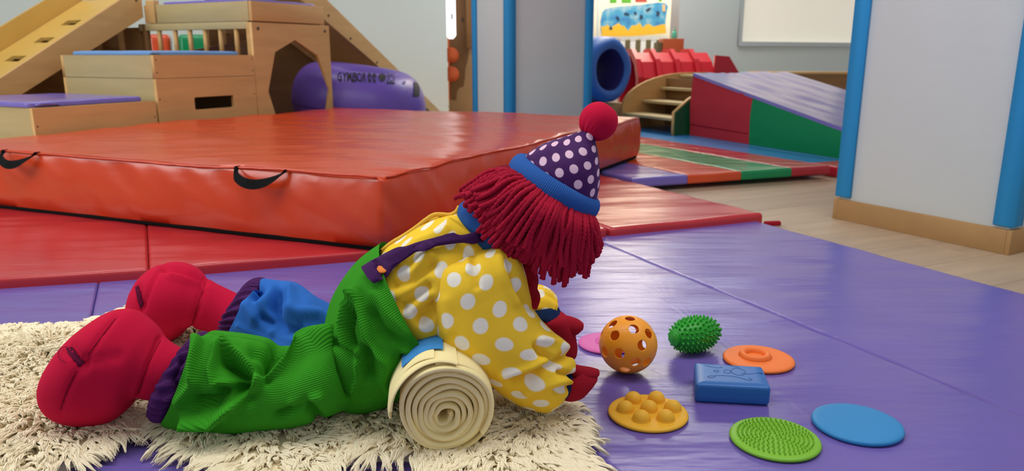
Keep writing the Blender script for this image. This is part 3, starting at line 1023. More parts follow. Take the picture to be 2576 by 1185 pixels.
def crate(name, label, x0, x1, y0, y1, z0, z1, slots=(), t=0.018, m_front=None, m_side=None):
    "open plywood crate of four boards; slots = list of (side, centre, z centre, width, height); side f = face x-, s = face y-"
    e = unit(name, label)
    def rslot(c, zc, w, hh, r=0.008):
        pts = []
        for sx, sy, a0 in ((1, 1, 0), (-1, 1, 90), (-1, -1, 180), (1, -1, 270)):
            for a in (0, 30, 60, 90):
                pts.append((c + sx * (w / 2 - r) + r * math.cos(R(a0 + a)), zc + sy * (hh / 2 - r) + r * math.sin(R(a0 + a))))
        return pts
    fr = [rslot(*s[1:]) for s in slots if s[0] == 's']
    sd = [rslot(*s[1:]) for s in slots if s[0] == 'f']
    # y- face (towards the camera right): plane x,z ; normal -y
    prism('side_board', [(x0, z0), (x1, z0), (x1, z1), (x0, z1)], fr, (0, y0 + t, 0), (1, 0, 0), (0, 0, 1), t, M['wood'], e, bev=0.001)
    prism('side_board', [(x0, z0), (x1, z0), (x1, z1), (x0, z1)], fr, (0, y1, 0), (1, 0, 0), (0, 0, 1), t, M['wood'], e, bev=0.001)
    # x- face: plane y,z; its lit look is put into the paler tone
    o = prism('end_board', [(y0 + t, z0), (y1 - t, z0), (y1 - t, z1), (y0 + t, z1)], sd, (x0 + 0.001, 0, 0), (0, 1, 0), (0, 0, 1), t, M['wood_pale'], e, bev=0.001)
    prism('end_board', [(y0 + t, z0), (y1 - t, z0), (y1 - t, z1), (y0 + t, z1)], [], (x1 - t - 0.001, 0, 0), (0, 1, 0), (0, 0, 1), t, M['wood_pale'], e, bev=0.001)
    box('inner_board', (x0 + t + .001, y0 + t + .001, z1 - 0.03), (x1 - t - 0.002, y1 - t - 0.001, z1 - 0.018), M['wood'], e, 0.001)
    for x in (x0 + 0.012, x1 - 0.012):
        for z in (z0 + 0.25 * (z1 - z0), z1 - 0.2 * (z1 - z0)):
            lathe('screw', [(0, 0), (0.0035, 0), (0.0025, 0.0015), (0, 0.0015)], M['screw_dark'], e, 8, tf=Matrix.Translation((x, y0, z)) @ Matrix.Rotation(R(90), 4, 'X'))
    return e


g = 0.0015
crate('wooden_step_box', 'low plywood step box at the far left, topped by a purple pad', -0.556, -0.012, 0.0, 0.70, 0.0, 0.352, slots=())
crate('wooden_box', 'taller plywood box with a handle slot, beside the purple-padded step', 0.0, 0.583, 0.0, 0.66, 0.0, 0.447, slots=(('s', 0.315, 0.328, 0.235, 0.058), ('f', 0.33, 0.335, 0.29, 0.06)))
crate('wooden_tray', 'shallow plywood box stacked on the slotted box, under the light blue pad', 0.0, 0.583, 0.0, 0.66, 0.449, 0.550)


def pad(name, label, x0, x1, y0, y1, z, m, folds=(), t=0.02):
    e = unit(name, label, 'cushion')
    Mw = np.array(wm(e))
    q = [(Mw @ np.array([a, b, 0, 1]))[:2] for a, b in ((x0, y0), (x1, y0), (x1, y1), (x0, y1))]
    cushion('pad_cover', q, z, z + t, 0.008, m, e, 0.004, lambda p: 0.002 * nz(p, (9, 9, 1), 3), na=20, nrad=8, corner=0.02)
    for s in folds:
        o = tube('cover_fold', [(Mw @ np.array([s[0] + d, s[1] + e2, z + 0.008 + hz, 1]))[:3] for d, e2, hz in s[2]], 0.006, m, e, seg=8)
    return e


pad('purple_pad', 'flat shiny purple pad on the low step box at the far left', -0.56, -0.06, 0.02, 0.66, 0.353, M['far_purple'], folds=[(-0.5, 0.02, [(-0.03, 0.0, 0), (-0.01, -0.01, 0.006), (0.03, -0.01, 0.004), (0.06, 0.0, 0)])])
pad('light_blue_pad', 'thin light blue pad on top of the stacked plywood boxes', 0.03, 0.54, 0.05, 0.62, 0.5505, M['pad_blue'], t=0.016, folds=[(0.03, 0.07, [(-0.01, -0.02, 0), (0.0, -0.025, 0.002), (0.04, -0.02, 0.0)])])

# octagon-hole tower
tw = unit('climbing_tower', 'plywood climbing tower with an octagonal crawl hole and a spindle rail', 'play equipment')
octa = [(0.888, 0.629), (0.737, 0.566), (0.668, 0.366), (0.745, 0.13), (1.085, 0.13), (1.148, 0.36), (1.059, 0.549)]
prism('front_panel', [(0.588, 0.0), (1.168, 0.0), (1.168, 0.712), (0.588, 0.712)], [octa], (0, 0.018, 0), (1, 0, 0), (0, 0, 1), 0.018, M['wood'], tw, bev=0.001)
box('cross_rail', (0.589, 0.0185, 0.655), (1.167, 0.04, 0.711), M['wood'], tw, 0.002)
prism('back_panel', [(0.588, 0.0), (1.45, 0.0), (1.45, 0.66), (0.588, 0.54)], [], (0, 0.79, 0), (1, 0, 0), (0, 0, 1), 0.018, M['wood_dark'], tw)
box('rear_lattice', (0.60, 0.86, 0.35), (0.62, 1.45, 0.70), M['wood_dark'], tw, 0.002)
box('rear_lattice', (0.58, 1.0, 0.35), (0.60, 1.03, 0.70), M['wood'], tw, 0.002)
box('rear_lattice', (0.58, 1.2, 0.35), (0.60, 1.23, 0.70), M['wood'], tw, 0.002)
box('side_rail', (0.590, 0.03, 0.680), (0.622, 0.86, 0.717), M['wood_pale'], tw, 0.003)
box('side_rail', (1.13, 0.03, 0.680), (1.166, 0.80, 0.717), M['wood'], tw, 0.003)
box('side_panel', (0.590, 0.03, 0.0), (0.608, 0.78, 0.54), M['wood'], tw, 0.002)
box('post', (0.590, 0.02, 0.545), (0.625, 0.045, 0.68), M['wood'], tw, 0.003)
for y in (0.712, 0.585, 0.472, 0.357, 0.243, 0.129):
    lathe('spindle', [(0, 0.541), (0.0125, 0.541), (0.0125, 0.680), (0, 0.680)], M['wood'], tw, 14, center=(0.606, y, 0))
for x in (0.628, 1.132):
    lathe('bolt', [(0, 0), (0.008, 0), (0.008, 0.003), (0.004, 0.004), (0, 0.004)], M['screw_dark'], tw, 12, tf=Matrix.Translation((x, -0.0, 0.682)) @ Matrix.Rotation(R(90), 4, 'X'))
for x in (0.588, 1.15):
    box('post', (x + .002, 0.80, 0.0), (x + 0.03, 0.83, 0.717), M['wood_dark'], tw, 0.003)

tf_ = unit('platform_frame', 'raised plywood platform on top of the tower, its purple pad just out of the frame', 'play equipment')
box('side_board', (0.592, -0.002, 0.719), (1.130, 0.018, 0.815), M['wood'], tf_, 0.002)
box('side_board', (0.592, 0.782, 0.719), (1.130, 0.80, 0.815), M['wood'], tf_, 0.002)
box('end_board', (0.590, 0.019, 0.7185), (0.608, 0.70, 0.815), M['wood_pale'], tf_, 0.002)
box('end_board', (1.112, 0.019, 0.719), (1.130, 0.781, 0.815), M['wood'], tf_, 0.002)
box('deck', (0.609, 0.019, 0.78), (1.111, 0.781, 0.795), M['wood'], tf_, 0.001)
box('corner_post', (0.590, 0.715, 0.7185), (0.625, 0.781, 0.84), M['wood'], tf_, 0.003)
pad('violet_pad', 'thin violet pad on the raised platform, only its edge in view', 0.60, 1.10, 0.03, 0.66, 0.8155, M['far_purple'], t=0.012)

# ladder ramp on the left (local y 0.80 to 1.30, running down towards -x)
ld = unit('ramp_ladder', 'golden plywood ramp with square foot holes and two long side boards', 'play equipment')
SL = 0.585


def side_board(name, y, xtop, ztop, xend, hgt, m, parent, sl=SL, sgn=-1, t=0.02):
    "board whose top edge starts at (xtop, ztop) and falls with slope sl in direction sgn*x"
    L_ = abs(xend - xtop)
    pts = [(xtop, ztop - hgt), (xtop, ztop), (xend, max(ztop - sl * L_, 0.02)), (xend, max(ztop - sl * L_ - hgt, 0.0))]
    if (pts[1][0] - pts[2][0]) > 0: pts = pts
    a = sum(pts[i][0] * pts[(i + 1) % 4][1] - pts[(i + 1) % 4][0] * pts[i][1] for i in range(4))
    if a < 0: pts = pts[::-1]
    return prism(name, pts, [], (0, y + t, 0), (1, 0, 0), (0, 0, 1), t, m, parent, bev=0.002)


side_board('side_board', 0.80, 0.585, 0.912, -0.80, 0.160, M['wood'], ld)
tag(side_board('side_board', 1.30, 0.585, 0.975, -0.80, 0.115, M['wood_gold'], ld), 'far side board')
# deck with holes, in its own sloping plane
cs, sn = math.cos(math.atan(SL)), math.sin(math.atan(SL))
Ld = 1.36 / cs
holes = []
for k in range(8):
    u = 0.24 + 0.185 * k
    if u < Ld - 0.1: holes.append([(u, 0.19), (u + 0.055, 0.19), (u + 0.055, 0.31), (u, 0.31)])
prism('deck', [(0, 0.0), (Ld, 0.0), (Ld, 0.478), (0, 0.478)], holes, (0.575, 0.821, 0.855), (-cs, 0, -sn), (0, 1, 0), 0.018, M['wood_gold'], ld)
for x, z in ((0.55, 0.84), (-0.6, 0.17)):
    lathe('bolt', [(0, 0), (0.007, 0), (0.007, 0.004), (0, 0.005)], M['screw'], ld, 12, tf=Matrix.Translation((x, 0.80, z)) @ Matrix.Rotation(R(90), 4, 'X'))
prism('added_dark_board', [(-0.80, 0), (0.57, 0), (0.57, 0.80), (-0.80, 0.02)], [], (0, 1.345, 0), (1, 0, 0), (0, 0, 1), 0.015, M['wood_dark'], ld)  # dark board added to close the bright gap under the ramp
box('top_rung', (0.59, 0.82, 0.86), (0.62, 1.30, 0.885), M['sky_blue'], ld, 0.006)

# slide on the right
sd_ = unit('wooden_slide', 'plywood slide coming down to the right above the violet ring cushion', 'play equipment')
for y in (0.42, 0.95):
    side_board('side_board', y, 1.17, 1.190, 3.02, 0.17, M['wood'], sd_, sl=0.604, sgn=1)
c2, s2 = math.cos(math.atan(0.604)), math.sin(math.atan(0.604))
prism('deck', [(0, 0), (1.85 / c2, 0), (1.85 / c2, 0.508), (0, 0.508)], [], (1.17, 0.948, 1.11), (c2, 0, -s2), (0, -1, 0), 0.015, M['wood'], sd_)
for x, z in ((1.66, 0.80), (1.87, 0.66), (2.15, 0.50), (1.30, 1.02)):
    lathe('bolt', [(0, 0), (0.008, 0), (0.008, 0.004), (0, 0.006)], M['screw'], sd_, 12, tf=Matrix.Translation((x, 0.42, z)) @ Matrix.Rotation(R(90), 4, 'X'))

prism('added_dark_board', [(1.172, 0), (2.95, 0), (2.95, 0.10), (1.172, 1.17)], [], (0, 0.99, 0), (1, 0, 0), (0, 0, 1), 0.015, M['wood_dark'], sd_)  # added dark board standing in for the shade under the slide
# cushions behind the spindle rail
for nm, c, sz, m, lb in (('foam_block', (-2.47, 5.45, 0.0), (0.14, 0.25, 0.69), 'far_orange', 'orange foam block seen through the spindle rail'),
                         ('foam_block', (-2.22, 5.52, 0.0), (0.27, 0.25, 0.69), 'far_green', 'green foam block seen through the spindle rail, behind the tower')):
    e = empty(nm, c, R(20), lb, 'cushion')
    box('cover', (-sz[0] / 2, -sz[1] / 2, 0), (sz[0] / 2, sz[1] / 2, sz[2]), M[m], e, 0.03, 4)

# ------------------------------------------------------------------ violet ring cushion with lettering
rc = empty('ring_cushion', (-0.977, 4.89, 0.0), R(0), 'big violet ring-shaped inflatable cushion with black lettering, under the slide', 'cushion')
RM, RH, RV, RZ = 0.265, 0.155, 0.222, 0.25


def ring_pt(phi, psi, off=0.0):
    "phi around the ring, psi round the tube"
    r = RM + (RH + off) * math.cos(psi)
    tilt = 0.038 * math.cos(phi - 2.8)
    return (r * math.cos(phi), r * math.sin(phi), RZ + (RV + off) * math.sin(psi) + tilt)


nphi, npsi = 96, 40
V = [ring_pt(2 * math.pi * i / nphi, 2 * math.pi * j / npsi) for i in range(nphi) for j in range(npsi)]
F = []
for i in range(nphi):
    for j in range(npsi):
        a, b = i * npsi + j, i * npsi + (j + 1) % npsi
        c, d = ((i + 1) % nphi) * npsi + (j + 1) % npsi, ((i + 1) % nphi) * npsi + j
        F.append([a, d, c, b])
mk('ring_body', V, F, M['ring'], rc, smooth=True, local=True)
tube('seam', [tuple(np.array(ring_pt(t, -0.05, 0.0)) + np.array([-0.977, 4.89, 0])) for t in np.linspace(-math.pi, 0.2, 90)], 0.004, M['ring_seam'], rc, seg=6)


def on_ring(name, pts_px, faces, m, off=0.002):
    pass


def ring_text(name, body, px0, px1, py0, py1, m):
    "lettering printed on the ring: flat text mapped on to the tube"
    cu = bpy.data.curves.new('t', 'FONT')
    cu.body = body
    cu.resolution_u = 3
    cu.fill_mode = 'FRONT'
    cu.offset = 0.012
    o = bpy.data.objects.new('t', cu)
    COL.objects.link(o)
    me = bpy.data.meshes.new_from_object(o.evaluated_get(bpy.context.evaluated_depsgraph_get()))
    bpy.data.objects.remove(o)
    bm = bmesh.new()
    bm.from_mesh(me)
    bmesh.ops.triangulate(bm, faces=bm.faces)
    V = np.array([v.co[:] for v in bm.verts])
    F = [[v.index for v in f.verts] for f in bm.faces]
    bm.free()
    lo, hi = V.min(0), V.max(0)
    U = (V - lo) / (np.maximum(hi - lo, 1e-6))
    return ring_map(name, U[:, :2], F, px0, px1, py0, py1, m)


def ring_coords(px, py):
    "angles of the ring point seen at that place (search on the outer face)"
    best = None
    for _ in range(1):
        ph = np.linspace(-math.pi, 0, 120)[:, None]
        ps = np.linspace(-0.4, 1.4, 90)[None, :]
        r = RM + RH * np.cos(ps)
        Pw = np.stack([r * np.cos(ph) - 0.977, r * np.sin(ph) + 4.89, RZ + RV * np.sin(ps) + 0.038 * np.cos(ph - 2.8) + 0 * r], -1)
        q = proj(Pw)
        d = (q[..., 0] - px) ** 2 + (q[..., 1] - py) ** 2
        i, j = np.unravel_index(np.argmin(d), d.shape)
        return ph[i, 0], ps[0, j]


def ring_map(name, U, F, px0, px1, py0, py1, m):
    c00, c10 = ring_coords(px0, py1), ring_coords(px1, py1)
    c01, c11 = ring_coords(px0, py0), ring_coords(px1, py0)
    out = []
    for u, v in U:
        a = [(1 - u) * (1 - v) * c00[k] + u * (1 - v) * c10[k] + (1 - u) * v * c01[k] + u * v * c11[k] for k in (0, 1)]
        out.append(ring_pt(a[0], a[1], 0.005))
    return mk(name, out, F, m, rc, local=True)


for i, ch in enumerate('GYMBOREE'):
    x0 = 850 + i * 12.3
    ring_text('letter', ch if i < 6 else ch.lower(), x0, x0 + 10.3, 183 + i * 0.4, 205 + i * 0.6, M['print_'])
cir = np.array([[0.5, 0.5]] + [[0.5 + 0.5 * math.cos(t), 0.5 + 0.5 * math.sin(t)] for t in np.linspace(0, 2 * np.pi, 20, endpoint=False)])
ring_map('round_logo', cir, [[0, 1 + k, 1 + (k + 1) % 20] for k in range(20)], 951, 969, 187, 206, M['print_'])
def rect_ring(w0, w1):
    V = [(w0, w0), (1 - w0, w0), (1 - w0, 1 - w0), (w0, 1 - w0), (w1, w1), (1 - w1, w1), (1 - w1, 1 - w1), (w1, 1 - w1)]
    return np.array(V), [[0, 1, 5, 4], [1, 2, 6, 5], [2, 3, 7, 6], [3, 0, 4, 7]]
U_, F_ = rect_ring(0, 0.1)
ring_map('square_logo', U_, F_, 973, 992, 189, 211, M['print_'])
cr_ = np.array([[0.5 + rr * math.cos(t), 0.5 + rr * math.sin(t)] for rr in (0.36, 0.28) for t in np.linspace(0, 2 * np.pi, 20, endpoint=False)])
ring_map('square_logo_ring', cr_, [[k, (k + 1) % 20, 20 + (k + 1) % 20, 20 + k] for k in range(20)], 973, 992, 189, 211, M['print_'])
ring_map('valve_patch', np.array([[0.5 + (i / 5 - 0.5) * (1 - 0.25 * abs(j / 7 - 0.5)), j / 7] for j in range(8) for i in range(6)]), grid_faces(8, 6, closed=False), 1038, 1054, 206, 243, M['print_'])
ring_map('rivet', cir, [[0, 1 + k, 1 + (k + 1) % 20] for k in range(20)], 1013, 1020, 205, 212, M['ring_seam'])


# ------------------------------------------------------------------ the clown doll
doll = empty('clown_doll', (-0.05, 1.03, 0.07), 0, 'soft clown doll in green and blue overalls and spotted pointed hat, lying over rolled towel', 'doll')


FOLD = 1.9


def seg_dist(Pq, poly):
    "distance of 2-D points to a polyline, and the parameter along it"
    best = np.full(len(Pq), 1e9)
    side = np.zeros(len(Pq))
    for a, b in zip(poly[:-1], poly[1:]):
        a, b = np.array(a, float), np.array(b, float)
        d = b - a
        t = np.clip(((Pq - a) @ d) / (d @ d), 0, 1)
        q = a + t[:, None] * d
        ds = np.linalg.norm(Pq - q, axis=1)
        cr = (d[0] * (Pq[:, 1] - a[1]) - d[1] * (Pq[:, 0] - a[0])) / np.linalg.norm(d)
        m_ = ds < best
        best[m_] = ds[m_]
        side[m_] = cr[m_]
    return best, side


def loft(name, rings, m, parent, n=60, seg=64, folds=(), nsc=None, namp=0.0, gather=None, p=2.0, inflate=0.0, endcap=(True, True), s_end=None, sub_n=None, uvk=1.0, seams=(), s0=None, fk=1.0):
    """soft body swept through control rings.
    ring = (top px, top py, bottom px, bottom py, y of the middle, half depth in metres); the top and bottom points
    are taken in the vertical plane y = middle, so the silhouette runs through them."""
    C = []
    for tx, ty, bx, by, Y, dr in rings:
        a, b = aty(tx, ty, Y), aty(bx, by, Y)
        C.append(np.concatenate([(a + b) / 2, (a - b) / 2, [dr]]))
    C = np.array(C)
    k = len(C)
    ph = np.linspace(0, 2 * np.pi, seg, endpoint=False)
    T = np.linspace(0, 1, n)
    V = np.zeros((n, seg, 3))
    S1 = np.full(seg, k - 1.0) if s_end is None else np.array([s_end(f) for f in ph])
    S0 = np.zeros(seg) if s0 is None else np.array([s0(f) for f in ph])
    for j, f in enumerate(ph):
        c = cat_at(C, S0[j] + T * (S1[j] - S0[j]))
        ce, up, dr = c[:, :3], c[:, 3:6], c[:, 6:7]
        cc, ss = math.cos(f), math.sin(f)
        q = 2.0 / p
        cc = math.copysign(abs(cc) ** q, cc)
        ss = math.copysign(abs(ss) ** q, ss)
        ul = np.linalg.norm(up, axis=1, keepdims=True)
        V[:, j] = ce + up * (1 + inflate / ul) * cc + np.array([0, -1.0, 0]) * (dr + inflate) * ss
    # normals
    def normals(V):
        du = np.gradient(V, axis=0)
        dv = (np.roll(V, -1, 1) - np.roll(V, 1, 1))
        N = np.cross(dv, du)
        N /= np.linalg.norm(N, axis=2, keepdims=True) + 1e-12
        cen = V.mean(1, keepdims=True)
        if ((V - cen) * N).sum() < 0: N = -N
        return N
    N = normals(V)
    D = np.zeros((n, seg))
    # uv in metres
    ds = np.linalg.norm(np.diff(V, axis=0), axis=2)
    su = np.vstack([np.zeros((1, seg)), np.cumsum(ds, 0)])
    per = np.linalg.norm(np.roll(V, -1, 1) - V, axis=2)
    sv = np.hstack([np.zeros((n, 1)), np.cumsum(per, 1)[:, :-1]])
    mid = sv.mean(0, keepdims=True)
    front = seg // 4
    if namp:
        for i in range(n):
            for j in range(seg):
                v = V[i, j]
                D[i, j] += namp * noise.noise(Vector((v[0] * nsc, v[1] * nsc, v[2] * nsc)))
    if gather:
        cnt, amp, w0, w1 = gather
        t = T[:, None]
        D += amp * (np.sin(ph[None] * cnt + 3 * np.sin(ph[None] * 3) + 4 * t) * (w0 + (w1 - w0) * t))
    flat = proj(V.reshape(-1, 3))
    for poly, width, amp in folds:
        d, s_ = seg_dist(flat, poly)
        D += (FOLD * fk * amp * np.exp(-(d / width) ** 2)).reshape(n, seg)
    fade = np.minimum(1, np.minimum(T * 14, (1 - T) * 14))[:, None] if (endcap[0] or endcap[1]) and not (s_end or s0) else 1.0
    V = V + N * (D * fade)[..., None]
    rest = 0.052                      # cloth flattens where it rests on the wool
    low = V[..., 2] < rest
    V[..., 2] = np.where(low, rest + (V[..., 2] - rest) * 0.12, V[..., 2])
    uv = np.stack([su, (sv - sv[:, front:front + 1]) * uvk], -1).reshape(-1, 2)
    F = grid_faces(n, seg)
    VV = V.reshape(-1, 3)
    # rounded ends
    extra, eu = [], []
    for e, flag in enumerate(endcap):
        if not flag: continue
        row = V[0] if e == 0 else V[-1]
        nxt = V[1] if e == 0 else V[-2]
        cen = row.mean(0)
        dirn = cen - nxt.mean(0)
        dirn /= np.linalg.norm(dirn) + 1e-9
        rad = np.linalg.norm(row - cen, axis=1).mean()
        prev = 0 if e == 0 else (n - 1) * seg
        for a in (30, 55, 75):
            rr = cen + (row - cen) * math.cos(R(a)) + dirn * rad * 0.35 * math.sin(R(a))
            base = len(VV) + sum(len(x) for x in extra)
            extra.append(rr)
            eu.append(uv[prev:prev + seg] if a == 30 else eu[-1])
            for j in range(seg):
                q = [prev + j, prev + (j + 1) % seg, base + (j + 1) % seg, base + j]
                F.append(q[::-1] if e == 0 else q)
            prev = base
        tip = cen + dirn * rad * 0.36
        base = len(VV) + sum(len(x) for x in extra)
        extra.append(tip[None])
        eu.append(eu[-1][:1])
        for j in range(seg):
            q = [prev + j, prev + (j + 1) % seg, base]
            F.append(q[::-1] if e == 0 else q)
    if extra:
        VV = np.vstack([VV] + extra)
        uv = np.vstack([uv] + eu)
    o = mk(name, VV, F, m, parent, smooth=True, uv=uv)
    o.data['grid'] = 1
    return o, V


def flipcheck(o):
    bm = bmesh.new()
    bm.from_mesh(o.data)
    bmesh.ops.recalc_face_normals(bm, faces=bm.faces)
    bm.to_mesh(o.data)
    bm.free()


def bvh_of(objs):
    V, F = [], []
    for o in objs:
        W = np.array(wm(o))
        v = np.array([x.co[:] for x in o.data.vertices]) @ W[:3, :3].T + W[:3, 3]
        b = len(V)
        V += v.tolist()
        F += [[i + b for i in p_.vertices] for p_ in o.data.polygons]
    return BVHTree.FromPolygons(V, F)


def hit(bvh, px, py, lift=0.002):
    d = Vector(ray(px, py)).normalized()
    loc, nrm, _, _ = bvh.ray_cast(Vector((0, 0, EYE)), d)
    if loc is None: return None, None
    if nrm.dot(d) > 0: nrm = -nrm
    return np.array(loc + nrm * lift), np.array(nrm)


def strip_on(name, bvh, line, widths, m, parent, lift=0.0025, th=0.003, n=40, cols=9, uvs=True):
    "cloth strip laid on a surface: centre line and half widths given in the photograph, draped by rays"
    P = catmull(np.array([(*a, w) for a, w in zip(line, widths)], float), n)[0]
    T = np.gradient(P[:, :2], axis=0)
    T /= np.linalg.norm(T, axis=1)[:, None]
    N2 = np.stack([-T[:, 1], T[:, 0]], -1)
    G, Nn = np.zeros((n, cols, 3)), np.zeros((n, cols, 3))
    last = None
    for i in range(n):
        for j in range(cols):
            t = (j / (cols - 1) * 2 - 1)
            q = P[i, :2] + N2[i] * P[i, 2] * t
            h_, nn_ = hit(bvh, q[0], q[1], lift)
            if h_ is None:
                h_, nn_ = (last if last is not None else (aty(q[0], q[1], 1.0), np.array([0, -1.0, 0])))
            last = (h_, nn_)
            G[i, j], Nn[i, j] = h_, nn_
    # smooth a little
    for _ in range(2):
        G[1:-1] = (G[:-2] + 2 * G[1:-1] + G[2:]) / 4
    up = G + Nn * th * (1 - np.abs(np.linspace(-1, 1, cols)) ** 8)[None, :, None]
    V = np.concatenate([up.reshape(-1, 3), (G - Nn * 0.001).reshape(-1, 3)])
    F = grid_faces(n, cols, closed=False)
    b = n * cols
    F2 = [[x + b for x in f[::-1]] for f in F]
    per = [i * cols for i in range(n)] + [(n - 1) * cols + j for j in range(1, cols)] + [i * cols + cols - 1 for i in range(n - 2, -1, -1)] + [j for j in range(cols - 2, 0, -1)]
    S = [[per[k], per[(k + 1) % len(per)], per[(k + 1) % len(per)] + b, per[k] + b] for k in range(len(per))]
    uu = np.stack(np.meshgrid(np.linspace(0, 0.2, n), np.linspace(0, 0.02, cols), indexing='ij'), -1).reshape(-1, 2)
    o = mk(name, V, F + F2 + S, m, parent, smooth=True, uv=np.vstack([uu, uu]), sharp=60)
    flipcheck(o)
    return o


def patch_on(name, bvh, poly, m, parent, lift=0.004, th=0.002):
    "small cloth patch of the given outline laid on a surface"
    P = np.array(poly, float)
    c = P.mean(0)
    V, F = [], []
    k = len(P)
    for s in (1.0, 0.97, 0.6, 0.3):
        for q in P:
            x = c + (q - c) * s
            h_, nn_ = hit(bvh, x[0], x[1], lift)
            V.append(h_ + nn_ * (th if s < 1 else 0))
    h_, nn_ = hit(bvh, c[0], c[1], lift)
    V.append(h_ + nn_ * th)
    F = grid_faces(4, k)
    F += [[3 * k + j, 3 * k + (j + 1) % k, 4 * k] for j in range(k)]
    o = mk(name, V, F, m, parent, smooth=True, sharp=70)
    return o


def groove_tube(name, bvh, line, rad, m, parent, n=40, sink=-0.0004):
    P = catmull(np.array(line, float), n)[0]
    pts = [hit(bvh, *q, sink)[0] for q in P]
    pts = [p_ for p_ in pts if p_ is not None]
    return tube(name, pts, rad, m, parent, seg=6)


# --- near foot and far foot
YN, YF = 1.02, 1.30
foot, fV = loft('foot', [
    (468, 892, 408, 1004, .955, .036), (425, 870, 372, 996, .955, .038), (399, 853, 343, 996, .955, .043), (368, 822, 322, 1024, .955, .056),
    (318, 788, 288, 1049, .96, .068), (262, 791, 236, 1057, .96, .074), (208, 826, 190, 1050, .96, .070), (165, 872, 154, 1026, .96, .058), (137, 920, 133, 985, .96, .036), (126, 945, 125, 966, .96, .012)],
    M['crimson'], doll, n=70, seg=56, folds=[([(402, 850), (372, 915), (345, 996)], 5, -.0035), ([(292, 798), (255, 845), (215, 905)], 5, -.002), ([(195, 930), (165, 990), (150, 1035)], 5, -.002), ([(215, 908), (300, 895)], 10, -.002), ([(180, 880), (212, 922)], 10, -.004)],
    nsc=14, namp=0.003, p=2.15)
flipcheck(foot)
bv = bvh_of([foot])
groove_tube('seam', bv, [(404, 857), (374, 915), (347, 990)], 0.0007, M['seam'], foot, sink=0.0)
groove_tube('seam', bv, [(292, 799), (262, 838), (222, 892)], 0.0006, M['seam'], foot, sink=0.0)
groove_tube('seam', bv, [(192, 932), (168, 985), (152, 1030)], 0.0006, M['seam'], foot, sink=0.0)
patch_on('thread_patch', bv, [(168, 876), (182, 872), (196, 892), (214, 912), (200, 924), (186, 908), (172, 890)], M['maroon'], foot, 0.0005, 0.0012)
tube('loose_thread', [hit(bv, *q, 0.003)[0] if hit(bv, *q, 0.003)[0] is not None else aty(*q, 0.90) for q in ((172, 874), (158, 880), (152, 895), (158, 907), (170, 914))], 0.0004, M['maroon'], foot, seg=5, n=24)

foot2, _ = loft('foot', [
    (612, 752, 574, 838, 1.22, .036), (570, 730, 536, 833, 1.23, .038), (517, 705, 481, 822, 1.235, .044), (476, 674, 455, 842, 1.245, .060), (432, 663, 424, 858, 1.25, .070),
    (388, 671, 388, 860, 1.25, .070), (357, 697, 360, 845, 1.25, .058), (339, 735, 341, 805, 1.25, .036), (332, 758, 333, 785, 1.25, .014)],
    M['crimson'], doll, n=64, seg=56, folds=[([(520, 703), (500, 760), (482, 825)], 5, -.003), ([(405, 675), (385, 710), (362, 770)], 4, -.002), ([(410, 672), (455, 682), (512, 708)], 7, -.006), ([(430, 690), (500, 712)], 7, .004), ([(345, 730), (360, 770)], 8, -.005)],
    nsc=13, namp=0.003, p=2.1)
flipcheck(foot2)
bv = bvh_of([foot2])
groove_tube('seam', bv, [(517, 712), (498, 765), (483, 815)], 0.0007, M['seam'], foot2, sink=0.0)
patch_on('thread_patch', bv, [(341, 722), (348, 718), (356, 745), (362, 765), (354, 778), (346, 755)], M['maroon'], foot2, 0.0005, 0.001)

# --- purple gathered cuffs
cuff, _ = loft('ankle_cuff', [(462, 884, 402, 1003, .955, .041), (474, 862, 396, 1026, .955, .050), (492, 848, 400, 1044, .955, .056), (516, 848, 426, 1050, .955, .054), (524, 868, 446, 1030, .955, .045)],
               M['plum'], doll, n=30, seg=140, gather=(24, .0028, 1, 1), folds=[([(455, 905), (440, 960), (460, 975)], 8, -.005), ([(420, 1000), (470, 960)], 7, .003)], nsc=40, namp=0.003, p=2.1)
cuff2, _ = loft('ankle_cuff', [(596, 748, 562, 836, 1.215, .040), (612, 728, 558, 840, 1.215, .047), (634, 708, 568, 852, 1.215, .050), (662, 708, 596, 856, 1.21, .048), (668, 730, 606, 846, 1.21, .040)],
                M['plum'], doll, n=28, seg=140, gather=(26, .003, 1, 1), nsc=45, namp=0.003)
flipcheck(cuff); flipcheck(cuff2)

# --- far leg
leg2, _ = loft('trouser_leg', [(650, 706, 584, 838, 1.20, .046), (658, 704, 582, 848, 1.20, .054), (692, 708, 620, 868, 1.20, .062), (738, 716, 690, 900, 1.195, .066), (785, 748, 760, 925, 1.16, .066), (835, 782, 838, 930, 1.16, .066), (880, 810, 890, 925, 1.15, .06)],
               M['blue_cord'], doll, n=90, seg=90, endcap=(False, True), s0=lambda f: 0.9 * max(0.0, math.sin(f)) ** 1.3,
               folds=[([(640, 745), (655, 728), (640, 712)], 9, -.010), ([(655, 760), (690, 735), (722, 730)], 14, .003), ([(700, 735), (690, 775), (708, 815)], 13, -.013), ([(733, 735), (738, 770), (712, 825), (690, 830)], 12, .006),
                      ([(660, 800), (700, 830), (740, 835)], 11, -.007), ([(745, 785), (800, 790), (832, 812)], 12, .006), ([(755, 820), (780, 870)], 14, -.005), ([(600, 820), (680, 860), (730, 880)], 7, .004), ([(620, 770), (640, 800)], 12, .005)],
               nsc=18, namp=0.004)
flipcheck(leg2)

